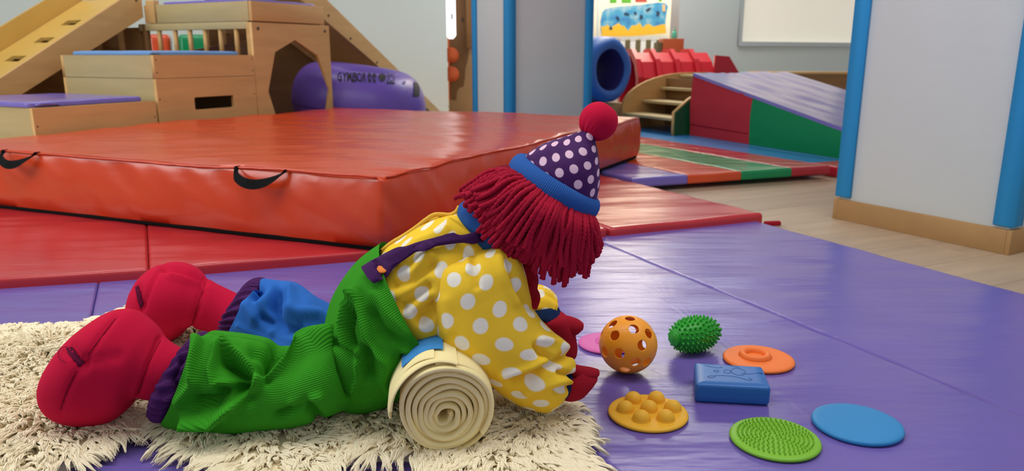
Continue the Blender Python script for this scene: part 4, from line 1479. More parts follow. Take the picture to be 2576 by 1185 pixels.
# --- near leg
leg, _ = loft('trouser_leg', [(506, 846, 424, 1050, .955, .052), (522, 838, 430, 1060, .955, .058), (556, 842, 470, 1068, .955, .062), (620, 850, 545, 1074, .955, .066), (690, 868, 630, 1070, .955, .068), (748, 888, 705, 1062, .955, .068),
                              (800, 866, 775, 1050, .955, .070), (850, 850, 840, 1030, .965, .072), (900, 850, 900, 1005, .985, .068), (940, 860, 945, 985, 1.0, .055)],
              M['green_cord2'], doll, n=150, seg=120, endcap=(False, True), s0=lambda f: 1.35 * max(0.0, math.sin(f)) ** 1.3,
              folds=[([(560, 862), (600, 890), (632, 925), (650, 950)], 10, .007), ([(575, 905), (610, 945), (610, 985)], 26, -.016), ([(700, 880), (680, 915), (662, 945)], 20, -.013), ([(640, 885), (700, 900)], 16, -.006),
                     ([(470, 1052), (540, 1052), (600, 1010), (660, 950), (720, 905), (790, 868), (835, 860)], 11, .011), ([(555, 965), (600, 962), (640, 950)], 9, .006), ([(500, 1010), (540, 1010), (560, 985)], 14, -.009),
                     ([(500, 860), (487, 905), (485, 950)], 10, .006), ([(490, 965), (450, 1010)], 12, .004), ([(545, 870), (530, 930), (545, 990)], 9, .005), ([(850, 870), (862, 930), (880, 985)], 8, -.010), ([(700, 1045), (770, 1010), (800, 1050)], 12, -.006), ([(735, 1020), (800, 1000)], 12, .004)],
              nsc=16, namp=0.0035, p=2.2, fk=1.25)
flipcheck(leg)

# --- torso: shirt and overalls
TR = [(842, 872, 868, 962, 1.03, .050), (832, 835, 884, 992, 1.03, .080), (836, 790, 925, 1002, 1.03, .096), (856, 742, 990, 985, 1.03, .104), (888, 696, 1050, 945, 1.03, .108), (925, 658, 1095, 905, 1.03, .108), (964, 628, 1135, 872, 1.03, .106),
      (1010, 597, 1180, 850, 1.03, .104), (1055, 566, 1230, 820, 1.03, .100), (1095, 545, 1275, 770, 1.03, .086), (1135, 536, 1295, 710, 1.03, .068), (1160, 532, 1285, 655, 1.03, .050)]
shirt, _ = loft('shirt', [(a + (c - a) * .10, b + (d - b) * .10, c - (c - a) * .10, d - (d - b) * .10, Y, r * .80) for a, b, c, d, Y, r in TR[5:6]] + [(a, b, c, d, Y, r - .004) for a, b, c, d, Y, r in TR[6:]], M['shirt'], doll, n=100, seg=110, inflate=-0.002,
                folds=[([(990, 715), (1040, 700), (1085, 665)], 14, -.006), ([(1010, 770), (1050, 740), (1075, 720)], 14, -.008), ([(1040, 690), (1080, 640)], 12, .005), ([(1060, 800), (1090, 770)], 16, -.010), ([(1000, 650), (1050, 610), (1120, 580)], 12, .004), ([(1130, 560), (1180, 600)], 10, .004)],
                nsc=14, namp=0.004, p=2.2)
flipcheck(shirt)


def green_end(f):
    # edge of the bib: dips towards the hip on the flanks
    fl_ = abs(math.sin(f)) ** 1.3
    lower = 0.5 - 0.5 * math.cos(f)          # 0 at the back edge, 1 at the belly
    return 6.0 - 0.85 * lower ** 0.6 + 0.62 * max(0.0, math.sin(f))


body, _ = loft('overalls', TR, M['green_cord2'], doll, n=130, seg=130, inflate=0.008, endcap=(True, False), s_end=green_end,
               folds=[([(905, 745), (878, 775), (868, 820), (872, 870), (900, 890)], 7, .009), ([(888, 790), (880, 830), (890, 870)], 6, -.008), ([(900, 730), (912, 790), (925, 860), (960, 900)], 9, .007), ([(935, 790), (960, 840), (1000, 865)], 16, -.007),
                      ([(840, 862), (870, 880), (900, 893)], 8, -.010), ([(900, 893), (905, 950), (890, 985)], 8, .006), ([(925, 880), (930, 940)], 14, -.009), ([(1000, 870), (1040, 895), (1085, 880)], 12, .006), ([(1020, 905), (1060, 905)], 12, -.008),
                      ([(975, 905), (960, 960), (985, 985)], 12, .005), ([(945, 740), (975, 790), (1020, 840)], 14, .003)],
               nsc=15, namp=0.004, p=2.15)
flipcheck(body)
# collar seam, zipper and piping along the spine
tube('piping', [aty(x, y, 1.03) for x, y in ((958, 634), (985, 612), (1015, 594), (1045, 574), (1072, 553), (1092, 541), (1112, 540), (1132, 541), (1148, 533), (1156, 520))], 0.0034, M['piping'], shirt, n=50, seg=8)
zp = [aty(x, y, 1.03) for x, y in catmull(np.array([(884, 702), (900, 683), (918, 664), (938, 645), (960, 630)], float), 44)[0]]
zV, zF = [], []
for i, p_ in enumerate(zp):
    bmz = bmesh.new()
    bmesh.ops.create_cube(bmz, size=1)
    b0_ = len(zV)
    for v in bmz.verts: zV.append([p_[0] + v.co[0] * 0.0018, p_[1] + v.co[1] * 0.006, p_[2] + v.co[2] * 0.0036])
    zF += [[v.index + b0_ for v in f.verts] for f in bmz.faces]
    bmz.free()
o = mk('zipper', zV, zF, M['zipper'], doll)
o['kind'] = 'stuff'
tube('zipper_tape', zp, 0.0022, M['navy'], doll, seg=6)

# shoulder strap and its tab
bt = bvh_of([shirt, body])
strap = strip_on('shoulder_strap', bt, [(933, 702), (962, 683), (1000, 656), (1045, 632), (1095, 615), (1145, 606), (1190, 603), (1220, 606), (1240, 616)], [25, 24, 18, 15, 14, 13, 12, 11, 10], M['strap'], doll, lift=0.009, th=0.003, n=70, cols=9)
bs = bvh_of([strap])
bh_, bn_ = hit(bs, 957, 679, 0.0)
if bh_ is None: bh_, bn_ = hit(bt, 957, 679, 0.012)
Mb = Matrix.Translation(Vector(bh_)) @ Vector(bn_).to_track_quat('Z', 'Y').to_matrix().to_4x4()
Mb = wm(strap).inverted() @ Mb
lathe('button', [(0, -0.001), (0.0080, -0.001), (0.0088, 0.0006), (0.0080, 0.0018), (0, 0.0022)], M['button'], strap, 28, tf=Mb)

# --- neck, head, hair, hat
neck, _ = loft('neck', [(1152, 522, 1270, 665, 1.03, .052), (1160, 512, 1285, 650, 1.03, .056), (1180, 500, 1300, 635, 1.03, .058), (1210, 480, 1325, 615, 1.03, .058)], M['knit'], doll, n=24, seg=70, gather=(20, .0006, 1, 1))
flipcheck(neck)
HY = 1.03
head, _ = loft('head', [(1225, 452, 1235, 520, HY, .035), (1225, 440, 1268, 600, HY, .058), (1250, 425, 1320, 645, HY, .070), (1290, 420, 1370, 672, HY, .076), (1340, 430, 1420, 668, HY, .075), (1395, 455, 1460, 645, HY, .066), (1440, 490, 1485, 610, HY, .050), (1465, 520, 1492, 580, HY, .03)],
               M['skin'], doll, n=40, seg=48)
flipcheck(head)
cap, _ = loft('hair_base', [(1222, 448, 1232, 530, HY, .04), (1222, 436, 1262, 600, HY, .062), (1248, 420, 1312, 640, HY, .074), (1290, 415, 1362, 655, HY, .0795), (1340, 425, 1408, 648, HY, .078), (1395, 450, 1446, 625, HY, .069), (1436, 485, 1466, 590, HY, .052)], mat('hair_base_cloth', '#7a0e24', 0.95, 0.1), head, n=40, seg=48)
flipcheck(cap)
# face (turned towards the toys, mostly under the hair)
fc_ = aty(1462, 600, HY)
for s_ in (-1, 1):
    c = aty(1476, 560, HY) + np.array([0.0, s_ * 0.024, 0])
    bm = bmesh.new()
    bmesh.ops.create_uvsphere(bm, u_segments=14, v_segments=10, radius=0.006)
    V = [(np.array(v.co) + c) for v in bm.verts]
    Fz = [[v.index for v in f.verts] for f in bm.faces]
    bm.free()
    mk('eye', V, Fz, M['black'], head, smooth=True)
bm = bmesh.new()
bmesh.ops.create_uvsphere(bm, u_segments=18, v_segments=12, radius=0.012)
V = [(np.array(v.co) + aty(1478, 602, HY)) for v in bm.verts]
Fz = [[v.index for v in f.verts] for f in bm.faces]
bm.free()
mk('nose', V, Fz, M['crimson'], head, smooth=True)
tube('mouth', [aty(1440, 640, HY) + np.array([0.012 * math.cos(t), 0.022 * math.sin(t), -0.006 * math.sin(t) ** 2]) for t in np.linspace(-1.4, 1.4, 12)], 0.0018, M['seam'], head, seg=6)

# yarn hair: strands rooted on the ring under the brim, hanging forwards and down
hair = empty('hair', (*aty(1390, 480, HY),), 0, parent=doll)
top_l, top_r = np.array([1300.0, 432.0]), np.array([1496.0, 545.0])
LOW = np.array([(1160, 478), (1158, 492), (1170, 515), (1182, 540), (1200, 562), (1214, 585), (1232, 603), (1252, 622), (1272, 645), (1292, 662), (1318, 672), (1345, 684), (1372, 696), (1398, 706), (1420, 712), (1440, 704), (1460, 690), (1482, 668), (1500, 645), (1514, 630)], float)


def strand(u, layer, side, jl=0.0):
    "u along the brim 0..1, layer 0 (outer, short) .. 1 (inner, long), side -1 towards the camera, +1 away"
    root2 = top_l + (top_r - top_l) * (0.02 + 0.96 * u)
    th = math.pi * u
    dep = 0.020 + 0.060 * math.sin(th) ** 0.5
    end2 = cat_at(LOW, np.array([u * (len(LOW) - 1)]))[0]
    lng = 0.80 + 0.19 * layer + jl
    end2 = root2 + (end2 - root2) * lng
    rnd = rng.normal(0, 1, 6)
    bend = np.array([-(end2 - root2)[1], (end2 - root2)[0]])
    bend = bend / (np.linalg.norm(bend) + 1e-9)
    m1 = root2 + (end2 - root2) * 0.33 + bend * (6 - 16 * (1 - u) + rnd[0] * 3) * -1 + np.array([0, -6 * (1 - u)])
    m2 = root2 + (end2 - root2) * 0.7 + bend * (rnd[1] * 4) + np.array([0, -4])
    end2 = end2 + rnd[2:4] * np.array([3.5, 5])
    r0, r1, r2, r3 = dep * 0.80, dep * 1.0 + 0.014 - 0.012 * layer, dep * 1.02 + 0.016 - 0.014 * layer, dep * 0.95 + 0.010 - 0.016 * layer
    if side > 0: r1, r2, r3 = r1 * .95, r2 * .95, r3 * .9
    pts = [aty(*root2, HY), aty(*m1, HY), aty(*m2, HY), aty(*end2, HY)]
    out = []
    for p_, rr in zip(pts, (r0, r1, r2, r3)):
        q = p_ + np.array([0, side * rr, 0])
        # keep the apparent place the same although the strand lies nearer or farther
        k = (p_[1] + side * rr) / p_[1]
        q[0] = p_[0] * (1 + (k - 1) * (1.0 if side < 0 else 0.2))
        q[2] = EYE + (p_[2] - EYE) * (1 + (k - 1) * (1.0 if side < 0 else 0.2))
        out.append(q)
    out[3] = out[3] + np.array([0, rnd[4] * 0.003, 0])
    return catmull(np.array(out), 26)[0]


count = 0
for side, ns in ((-1, 128), (1, 60)):
    for k in range(ns):
        layer = [0.0, 0.55, 1.0, 0.8][k % 4] if side < 0 else 0.7
        u = (k + 0.5) / ns + rng.normal(0, 0.006)
        u = min(1, max(0, u))
        P = strand(u, layer, side, rng.normal(0, 0.05))
        rad = 0.0033 * np.ones(len(P))
        rad[-1] *= 1.15
        V, F = tube_mesh(P, rad, 10, lobes=2, twist=520.0, amp=0.2)
        mk('yarn_strand', V, F, M['yarn'], hair, smooth=True)
        count += 1
# one long strand hanging at the front
for pts in ([(1486, 560), (1494, 600), (1486, 650), (1478, 696)], [(1470, 560), (1480, 610), (1470, 665)]):
    P = catmull(np.array([aty(x, y, HY - 0.045) for x, y in pts]), 34)[0]
    V, F = tube_mesh(P, 0.0028, 10, lobes=2, twist=520.0, amp=0.2)
    mk('yarn_strand', V, F, M['yarn'], hair, smooth=True)
# strands swept back over the neck
for k in range(22):
    t = k / 21
    a = np.array([1305 - 8 * t, 430 + 6 * t])
    e_ = np.array([1158 + 26 * t + rng.normal(0, 4), 470 + 62 * t + rng.normal(0, 6)])
    mid_ = (a + e_) / 2 + np.array([0, -22 + 16 * t])
    q2 = a + (e_ - a) * .8 + np.array([2, -12 + 10 * t])
    P = catmull(np.array([aty(*a, HY - .01 - .02 * t), aty(*mid_, HY - .035 - .02 * t), aty(*q2, HY - .035 - .025 * t), aty(*e_, HY - .03 - .02 * t)]), 26)[0]
    V, F = tube_mesh(P, 0.0032, 10, lobes=2, twist=520.0, amp=0.2)
    mk('yarn_strand', V, F, M['yarn'], hair, smooth=True)

hat = empty('hat', (*aty(1400, 470, HY),), 0, parent=doll)
hb, _ = loft('hat_cone', [(1318, 398, 1500, 512, HY, .060), (1332, 388, 1504, 492, HY, .060), (1362, 368, 1508, 452, HY, .055), (1400, 352, 1506, 412, HY, .044), (1432, 340, 1503, 380, HY, .033), (1458, 330, 1498, 356, HY, .022), (1474, 322, 1496, 338, HY, .015)],
              M['hat'], hat, n=60, seg=80, nsc=16, namp=0.003, endcap=(False, True), folds=[([(1340, 395), (1400, 370)], 12, .002)])
flipcheck(hb)
# rolled brim
c_l, c_r = aty(1304, 418, HY), aty(1484, 524, HY)
cb_, ab = (c_l + c_r) / 2, (c_r - c_l) / 2
V, F, uvb = [], [], []
n1, n2 = 90, 18
axis = np.cross(ab / np.linalg.norm(ab), np.array([0, 1.0, 0]))
axis /= np.linalg.norm(axis)
if axis[2] < 0: axis = -axis
for i in range(n1):
    t = 2 * np.pi * i / n1
    cdir = ab * math.cos(t) + np.array([0, 0.064, 0]) * math.sin(t)
    cn = cdir / np.linalg.norm(cdir)
    for j in range(n2):
        f = 2 * np.pi * j / n2
        w = 0.0125 * (1 + 0.1 * math.sin(3 * t))
        V.append(cb_ + cdir + cn * w * math.cos(f) + axis * 0.0178 * math.sin(f))
        uvb.append([i / n1 * 0.42, j / n2 * 0.06])
    F += []
for i in range(n1):
    for j in range(n2):
        F.append([i * n2 + j, i * n2 + (j + 1) % n2, ((i + 1) % n1) * n2 + (j + 1) % n2, ((i + 1) % n1) * n2 + j])
brim = mk('brim', V, F, M['brim'], hat, smooth=True, uv=uvb)
flipcheck(brim)
# pompom ball, gathered towards the neck
pc = aty(1505, 306, HY)
pt = aty(1484, 333, HY)
pax = (pc - pt) / np.linalg.norm(pc - pt)
e1 = np.cross(pax, [0, 1.0, 0]); e1 /= np.linalg.norm(e1)
e2 = np.cross(pax, e1)
V, F = [], []
n1, n2 = 34, 84
for i in range(n1):
    th = math.pi * (i + 0.5) / n1
    for j in range(n2):
        f = 2 * np.pi * j / n2
        r = 0.0262 * (1 + 0.06 * math.cos(th) * 0.5)
        gath = 0.035 * math.sin(21 * f + 2 * math.sin(4 * f)) * max(0, -math.cos(th) + 0.15) ** 1.5
        r *= 1 + gath - 0.05 * math.exp(-((th) / 0.35) ** 2)
        V.append(pc + pax * r * math.cos(th) + (e1 * math.cos(f) + e2 * math.sin(f)) * r * math.sin(th))
F = grid_faces(n1, n2)
F += [list(range(n2))[::-1], [(n1 - 1) * n2 + j for j in range(n2)]]
pp_ = mk('pompom', V, F, M['crimson'], hat, smooth=True)
flipcheck(pp_)

# --- far arm
arm2, _ = loft('far_sleeve', [(1205, 625, 1200, 690, 1.09, .040), (1240, 640, 1225, 730, 1.13, .046), (1272, 660, 1262, 752, 1.165, .044), (1300, 690, 1310, 760, 1.19, .035), (1338, 718, 1330, 785, 1.19, .038), (1368, 726, 1352, 792, 1.18, .034), (1394, 742, 1372, 792, 1.18, .028), (1403, 762, 1388, 790, 1.17, .016)], M['shirt'], doll, n=40, seg=60, gather=(9, .003, 0, 1), nsc=30, namp=.003)
flipcheck(arm2)
cf2, _ = loft('far_cuff', [(1340, 762, 1400, 770, 1.17, .028), (1336, 775, 1408, 782, 1.165, .032), (1340, 790, 1410, 792, 1.16, .032), (1350, 805, 1408, 800, 1.16, .028)], M['navy'], doll, n=20, seg=90, gather=(22, .0012, 1, 1))
flipcheck(cf2)
hand2, _ = loft('far_hand', [(1346, 790, 1408, 786, 1.16, .024), (1350, 812, 1428, 798, 1.15, .026), (1362, 850, 1446, 825, 1.15, .026), (1382, 880, 1452, 862, 1.15, .024), (1402, 902, 1450, 890, 1.15, .019), (1420, 910, 1444, 902, 1.15, .01)], M['darkred'], doll, n=40, seg=48, nsc=25, namp=.003)
flipcheck(hand2)
th2, _ = loft('far_thumb', [(1405, 792, 1425, 850, 1.15, .018), (1432, 796, 1440, 845, 1.15, .017), (1455, 804, 1452, 840, 1.15, .014), (1466, 812, 1462, 832, 1.15, .008)], M['darkred'], doll, n=24, seg=36)
flipcheck(th2)
for a in ([(1316, 668), (1332, 684), (1340, 700), (1338, 722)], [(1330, 715), (1340, 735), (1345, 750), (1338, 772)]):
    tube('neck_ruffle', [aty(x, y, 1.03) for x, y in a], 0.0085, M['darkred'], doll, seg=14, n=18)

# --- near arm
sleeve, _ = loft('sleeve', [
    (1215, 618, 1118, 640, 1.00, .030), (1262, 617, 1092, 668, .985, .050), (1298, 640, 1082, 728, .975, .058), (1322, 688, 1084, 790, .97, .060), (1335, 742, 1102, 850, .965, .060), (1352, 792, 1142, 895, .96, .058), (1388, 832, 1205, 938, .96, .056),
    (1424, 868, 1262, 985, .965, .052), (1443, 905, 1318, 1015, .97, .046), (1440, 945, 1362, 1028, .975, .038), (1430, 968, 1385, 1022, .98, .028)],
    M['shirt'], doll, n=130, seg=120,
    folds=[([(1188, 610), (1192, 660), (1200, 720)], 8, -.004), ([(1170, 615), (1178, 680)], 8, .003), ([(1280, 655), (1300, 720), (1335, 775)], 10, -.006), ([(1255, 640), (1275, 700), (1300, 760)], 12, .004),
           ([(1290, 958), (1350, 940), (1400, 915), (1432, 890)], 11, -.013), ([(1262, 945), (1330, 930), (1380, 905)], 10, .006), ([(1325, 985), (1380, 965), (1425, 950)], 11, .008), ([(1350, 870), (1362, 890), (1385, 900)], 8, -.009), ([(1365, 855), (1400, 860), (1425, 880)], 10, .006),
           ([(1410, 940), (1440, 948)], 8, -.012), ([(1400, 985), (1432, 975)], 8, -.008), ([(1120, 760), (1130, 830)], 16, .003)],
    nsc=13, namp=0.0045, p=2.1, fk=0.62)
flipcheck(sleeve)
cfn, _ = loft('inner_cuff', [(1428, 940, 1396, 1000, .98, .022), (1436, 940, 1404, 1003, .98, .023), (1440, 944, 1410, 1004, .98, .022)], M['navy'], doll, n=10, seg=60, gather=(18, .0008, 1, 1))
flipcheck(cfn)
hand, _ = loft('hand', [(1424, 945, 1400, 1000, .985, .018), (1440, 932, 1412, 1004, .985, .022), (1456, 925, 1436, 1008, .985, .024), (1474, 930, 1462, 1000, .985, .022), (1490, 938, 1484, 978, .985, .017), (1500, 942, 1498, 962, .985, .009)], M['darkred'], doll, n=36, seg=48, nsc=25, namp=.0025,
                folds=[([(1455, 935), (1440, 945), (1450, 925)], 6, -.004)])
flipcheck(hand)
thn, _ = loft('thumb', [(1438, 915, 1445, 960, .99, .014), (1462, 922, 1466, 952, .985, .013), (1488, 926, 1490, 950, .985, .012), (1505, 930, 1504, 946, .985, .007)], M['darkred'], doll, n=24, seg=32)
flipcheck(thn)

# ------------------------------------------------------------------ rolled towel
tr_c = aty(1120, 1030, 0.866)
towel = empty('rolled_towel', (tr_c[0], 0.93, 0.045), 0, 'cream jersey blanket rolled up tight under the chest of the clown doll', 'towel')
wd = Vector((-0.12, 1.0, 0.02)).normalized()      # axis, away from the camera
tx = Vector((1, 0.12, 0)).normalized()
tz = tx.cross(wd)
if tz.z < 0: tz = -tz
turns, Rout = 7.2, 0.0590
V, F = [], []
nth = int(turns * 64)
pitch = (Rout - 0.0085) / turns
thk = pitch * 0.96
prof_n = 0
for i in range(nth + 1):
    t = i / nth
    a = t * turns * 2 * math.pi
    r = 0.0085 + pitch * (a / (2 * math.pi))
    wobble = 1 + (0.22 * math.sin(a + 0.8) + 0.07 * math.sin(2 * a + 2.0) + 0.03 * math.sin(5 * a + t * 9)) * (1 - t) ** 1.1 + 0.012 * math.sin(3 * a + 1)
    # layers sag: centre drifts below the middle of the roll
    cx, cz = -0.003 * (1 - t), -0.017 * (1 - t)
    depth = 0.016 * (1 - t) ** 1.5 * 0.6 + 0.003 * math.sin(a * 0.5 + 1) + 0.0015 * math.sin(a * 2.3)
    ang = -a + 0.6
    ca, sa = math.cos(ang), math.sin(ang)
    rows = [(-thk / 2, 0.25), (-thk / 2, 0.004), (-thk * .43, 0.0014), (-thk * .25, 0.0002), (0, -0.0004), (thk * .25, 0.0002), (thk * .43, 0.0014), (thk / 2, 0.004), (thk / 2, 0.25)]
    prof_n = len(rows)
    for dr, w in rows:
        rr = r * wobble + dr
        ww = w + (depth if w < 0.1 else 0)
        q = Vector(tr_c) + tx * (rr * ca + cx) + tz * (rr * sa + cz) + wd * ww
        V.append(q[:])
F = grid_faces(nth + 1, prof_n)
F += [[k for k in range(prof_n)][::-1], [nth * prof_n + k for k in range(prof_n)]]
o = mk('towel_roll', V, F, M['towel'], towel, smooth=True, sharp=70)
flipcheck(o)
# outer loose flap on the left and the blue printed side on the top
def shell(name, a0, a1, r0, r1, w0, w1, th, m, wav=0.0, n=40):
    V = []
    pr = [(0, w0 + .004), (th * .2, w0 + .001), (th * .5, w0), (th * .8, w0 + .001), (th, w0 + .004), (th, w1), (0, w1)]
    for i in range(n):
        t = i / (n - 1)
        ang = R(a0 + (a1 - a0) * t)
        r = r0 + (r1 - r0) * t + wav * math.sin(t * 9)
        for dr, w in pr:
            rr = r + dr
            V.append((Vector(tr_c) + tx * rr * math.cos(ang) + tz * rr * math.sin(ang) + wd * (w + 0.004 * math.sin(5 * t)))[:])
    F = grid_faces(n, len(pr))
    F += [list(range(len(pr)))[::-1], [(n - 1) * len(pr) + k for k in range(len(pr))]]
    o = mk(name, V, F, m, towel, smooth=True, sharp=70)
    flipcheck(o)
    return o


shell('outer_wrap', 100, -80, 0.0580, 0.0600, 0.004, 0.25, 0.0035, M['towel'])
shell('loose_flap', 75, 178, 0.0600, 0.0655, -0.001, 0.22, 0.0045, M['towel'], 0.0004)
shell('loose_flap', 100, 190, 0.0650, 0.0680, 0.010, 0.22, 0.0035, M['towel'], 0.0008)
shell('printed_side', 90, 138, 0.0680, 0.0705, 0.030, 0.20, 0.0012, M['towel_blue'])

# ------------------------------------------------------------------ blue shiny bolster behind the doll
bb = empty('blue_bolster', (-0.28, 1.19, 0.06), 0, 'small piece of shiny blue vinyl bolster showing behind the green overalls', 'cushion')
o, _ = loft('cover', [(790, 880, 800, 930, 1.17, .02), (806, 842, 806, 925, 1.17, .03), (835, 828, 835, 930, 1.17, .036), (870, 826, 870, 930, 1.17, .036), (900, 840, 900, 930, 1.17, .03)], M['deep_blue'], bb, n=30, seg=40, nsc=40, namp=.003)
flipcheck(o)

# ------------------------------------------------------------------ sheepskin rug
rug = empty('sheepskin_rug', (-0.35, 1.05, Z_P), 0, 'cream long-haired sheepskin rug on the purple mat, under the clown doll', 'rug')
RP = [(-150, 850), (0, 826), (150, 818), (260, 800), (330, 772), (420, 760), (600, 790), (800, 850), (1000, 900), (1250, 950), (1400, 995), (1445, 1020), (1470, 1055), (1480, 1100), (1488, 1160), (1478, 1230), (1350, 1262), (1200, 1235), (1100, 1195), (1040, 1168), (985, 1160), (900, 1168), (850, 1180), (780, 1210), (640, 1235), (540, 1205), (480, 1160), (430, 1128), (385, 1102), (362, 1078), (345, 1098), (300, 1122), (240, 1148), (175, 1180), (90, 1205), (-40, 1240), (-190, 1220)]
RW = np.array([at(x, y, Z_P + 0.008)[:2] for x, y in RP])
RW = catmull(np.vstack([RW, RW[:1]]), 160)[0][:-1]


def inside(P, poly):
    x, y = P[:, 0], P[:, 1]
    r = np.zeros(len(P), bool)
    n = len(poly)
    for i in range(n):
        x0, y0 = poly[i]
        x1, y1 = poly[(i + 1) % n]
        c = ((y0 > y) != (y1 > y)) & (x < (x1 - x0) * (y - y0) / (y1 - y0 + 1e-15) + x0)
        r ^= c
    return r


def edge_info(P, poly):
    best = np.full(len(P), 1e9)
    out = np.zeros((len(P), 2))
    n = len(poly)
    for i in range(n):
        a, b = poly[i], poly[(i + 1) % n]
        d = b - a
        t = np.clip(((P - a) @ d) / (d @ d + 1e-15), 0, 1)
        q = a + t[:, None] * d
        v = q - P
        dd = np.linalg.norm(v, axis=1)
        m_ = dd < best
        best[m_] = dd[m_]
        out[m_] = v[m_] / (dd[m_][:, None] + 1e-9)
    return best, out


# pelt: slightly shrunken slab
cenR = RW.mean(0)
ei, eo = edge_info(RW, RW)
nrm_ = np.roll(RW, -1, 0) - np.roll(RW, 1, 0)
nrm_ = np.stack([nrm_[:, 1], -nrm_[:, 0]], -1)
nrm_ /= np.linalg.norm(nrm_, axis=1)[:, None]
test = inside(RW + nrm_ * 0.002, RW)
if test.mean() > 0.5: nrm_ = -nrm_
pel = RW - nrm_ * 0.013
bm = bmesh.new()
vs = [bm.verts.new((x, y, Z_P + 0.0005)) for x, y in pel]
f = bm.faces.new(vs)
ex = bmesh.ops.extrude_face_region(bm, geom=[f])
for v in [g_ for g_ in ex['geom'] if isinstance(g_, bmesh.types.BMVert)]: v.co.z += 0.013
bmesh.ops.triangulate(bm, faces=bm.faces)
bmesh.ops.recalc_face_normals(bm, faces=bm.faces)
pV = [v.co[:] for v in bm.verts]
pF = [[v.index for v in f.verts] for f in bm.faces]
bm.free()
mk('pelt', pV, pF, M['pelt'], rug)

# wool: clumped curly locks, shorter in the middle, combed outwards at the rim
NC, PER = 7800, 9
lo_, hi_ = RW.min(0), RW.max(0)
lo_ = np.maximum(lo_, [-1.15, 0.70])
cl = rng.uniform(lo_, hi_, (NC * 4, 2))
cl = cl[inside(cl, RW - nrm_ * 0.006)]
pz = proj(np.column_stack([cl, np.full(len(cl), 0.06)]))
cl = cl[(pz[:, 0] > -120) & (pz[:, 1] < 1330)]
keep = rng.uniform(size=len(cl)) < np.clip(1.25 - 0.9 * (cl[:, 1] - 0.85), 0.35, 1)
cl = cl[keep][:NC]
def fieldn(P, s, seed): return np.array([noise.noise(Vector((p[0] * s, p[1] * s, seed))) for p in P])
cde, cod = edge_info(cl, RW)
cf1, cf2, cg1, cg2, cu_ = fieldn(cl, 8, 1.3), fieldn(cl, 8, 7.7), fieldn(cl, 34, 3.3), fieldn(cl, 34, 9.1), fieldn(cl, 13, 5.0)
cew = np.exp(-cde / 0.035)
clean = np.stack([cf1 * 1.1 + cg1 * 1.0, cf2 * 1.1 + cg2 * 1.0 - 0.45], -1) + cod * (1.7 * cew)[:, None] + rng.normal(0, 0.24, (len(cl), 2))
ln = np.linalg.norm(clean, axis=1, keepdims=True)
clean = clean / np.maximum(ln, 0.9)
cfront = np.exp(-((cl[:, 1] - 0.85) / 0.13) ** 2)
clen = (0.016 + 0.013 * cfront) * rng.uniform(0.7, 1.3, len(cl)) * (1 + 0.25 * cew)
idx = np.repeat(np.arange(len(cl)), PER)
n = len(idx)
offs = rng.normal(0, 0.0030, (n, 2))
cand = cl[idx] + offs
lean, length, edge_w = clean[idx], clen[idx] * rng.uniform(0.85, 1.12, n), cew[idx]
puff = (0.0045 + 0.009 * (1 - edge_w) * (0.7 + cu_[idx]))
cphase = rng.uniform(0, 2 * np.pi, len(cl))[idx] + rng.normal(0, 0.35, n)
camp = (0.0024 * rng.uniform(0.5, 1.3, len(cl)))[idx]
K = 6
t = np.linspace(0, 1, K)
curl_ph, curl_a = cphase, camp
ctr = np.zeros((n, K, 3))
hor = length[:, None] * (0.25 * t + 0.75 * t ** 1.5)[None]
ctr[..., 0] = cand[:, 0:1] + lean[:, 0:1] * hor - offs[:, 0:1] * 0.75 * t[None] + curl_a[:, None] * np.cos(curl_ph[:, None] + 7 * t[None]) * t[None]
ctr[..., 1] = cand[:, 1:2] + lean[:, 1:2] * hor - offs[:, 1:2] * 0.75 * t[None] + curl_a[:, None] * np.sin(curl_ph[:, None] + 7 * t[None]) * t[None]
up_ = (puff + 0.003)[:, None] * (1 - (1 - t) ** 2)[None] - (edge_w * 0.014)[:, None] * t[None] ** 2 - 0.006 * (t ** 4)[None] * rng.uniform(0, 1, n)[:, None]
ctr[..., 2] = Z_P + 0.0115 + np.maximum(up_, -0.0105)
rad0 = 0.00125 * rng.uniform(0.75, 1.3, n)
rr = rad0[:, None] * (1.0 - 0.05 * t - 0.62 * t ** 5)[None]
S = 3
tan = np.gradient(ctr, axis=1)
tan /= np.linalg.norm(tan, axis=2, keepdims=True) + 1e-9
ref = np.array([0.31, 0.2, 0.93])
nn1 = np.cross(tan, ref)
nn1 /= np.linalg.norm(nn1, axis=2, keepdims=True) + 1e-9
nn2 = np.cross(tan, nn1)
ang_ = np.linspace(0, 2 * np.pi, S, endpoint=False)
W = ctr[:, :, None] + rr[:, :, None, None] * (np.cos(ang_)[None, None, :, None] * nn1[:, :, None] + np.sin(ang_)[None, None, :, None] * nn2[:, :, None])
VW = W.reshape(-1, 3)
gi = np.arange(K - 1)[:, None]
gj = np.arange(S)[None]
q = np.stack([gi * S + gj, gi * S + (gj + 1) % S, (gi + 1) * S + (gj + 1) % S, (gi + 1) * S + gj], -1).reshape(-1, 4)
FW = (np.arange(n)[:, None, None] * (K * S) + q[None]).reshape(-1, 4)
me = bpy.data.meshes.new('wool')
Mi = np.array(wm(rug).inverted())
VL = (VW @ Mi[:3, :3].T + Mi[:3, 3]).astype(np.float32)
me.vertices.add(len(VL))
me.vertices.foreach_set('co', VL.ravel())
me.loops.add(FW.size)
me.loops.foreach_set('vertex_index', FW.astype(np.int32).ravel())
me.polygons.add(len(FW))
me.polygons.foreach_set('loop_start', np.arange(0, FW.size, 4, dtype=np.int32))
me.polygons.foreach_set('loop_total', np.full(len(FW), 4, np.int32))
me.polygons.foreach_set('use_smooth', np.ones(len(FW), bool))
me.materials.append(M['wool'])
me.update(calc_edges=True)
o = link('wool', me, rug)
o['kind'] = 'stuff'

# ------------------------------------------------------------------ small toys
def sph_rings(r, squash=1.0): pass


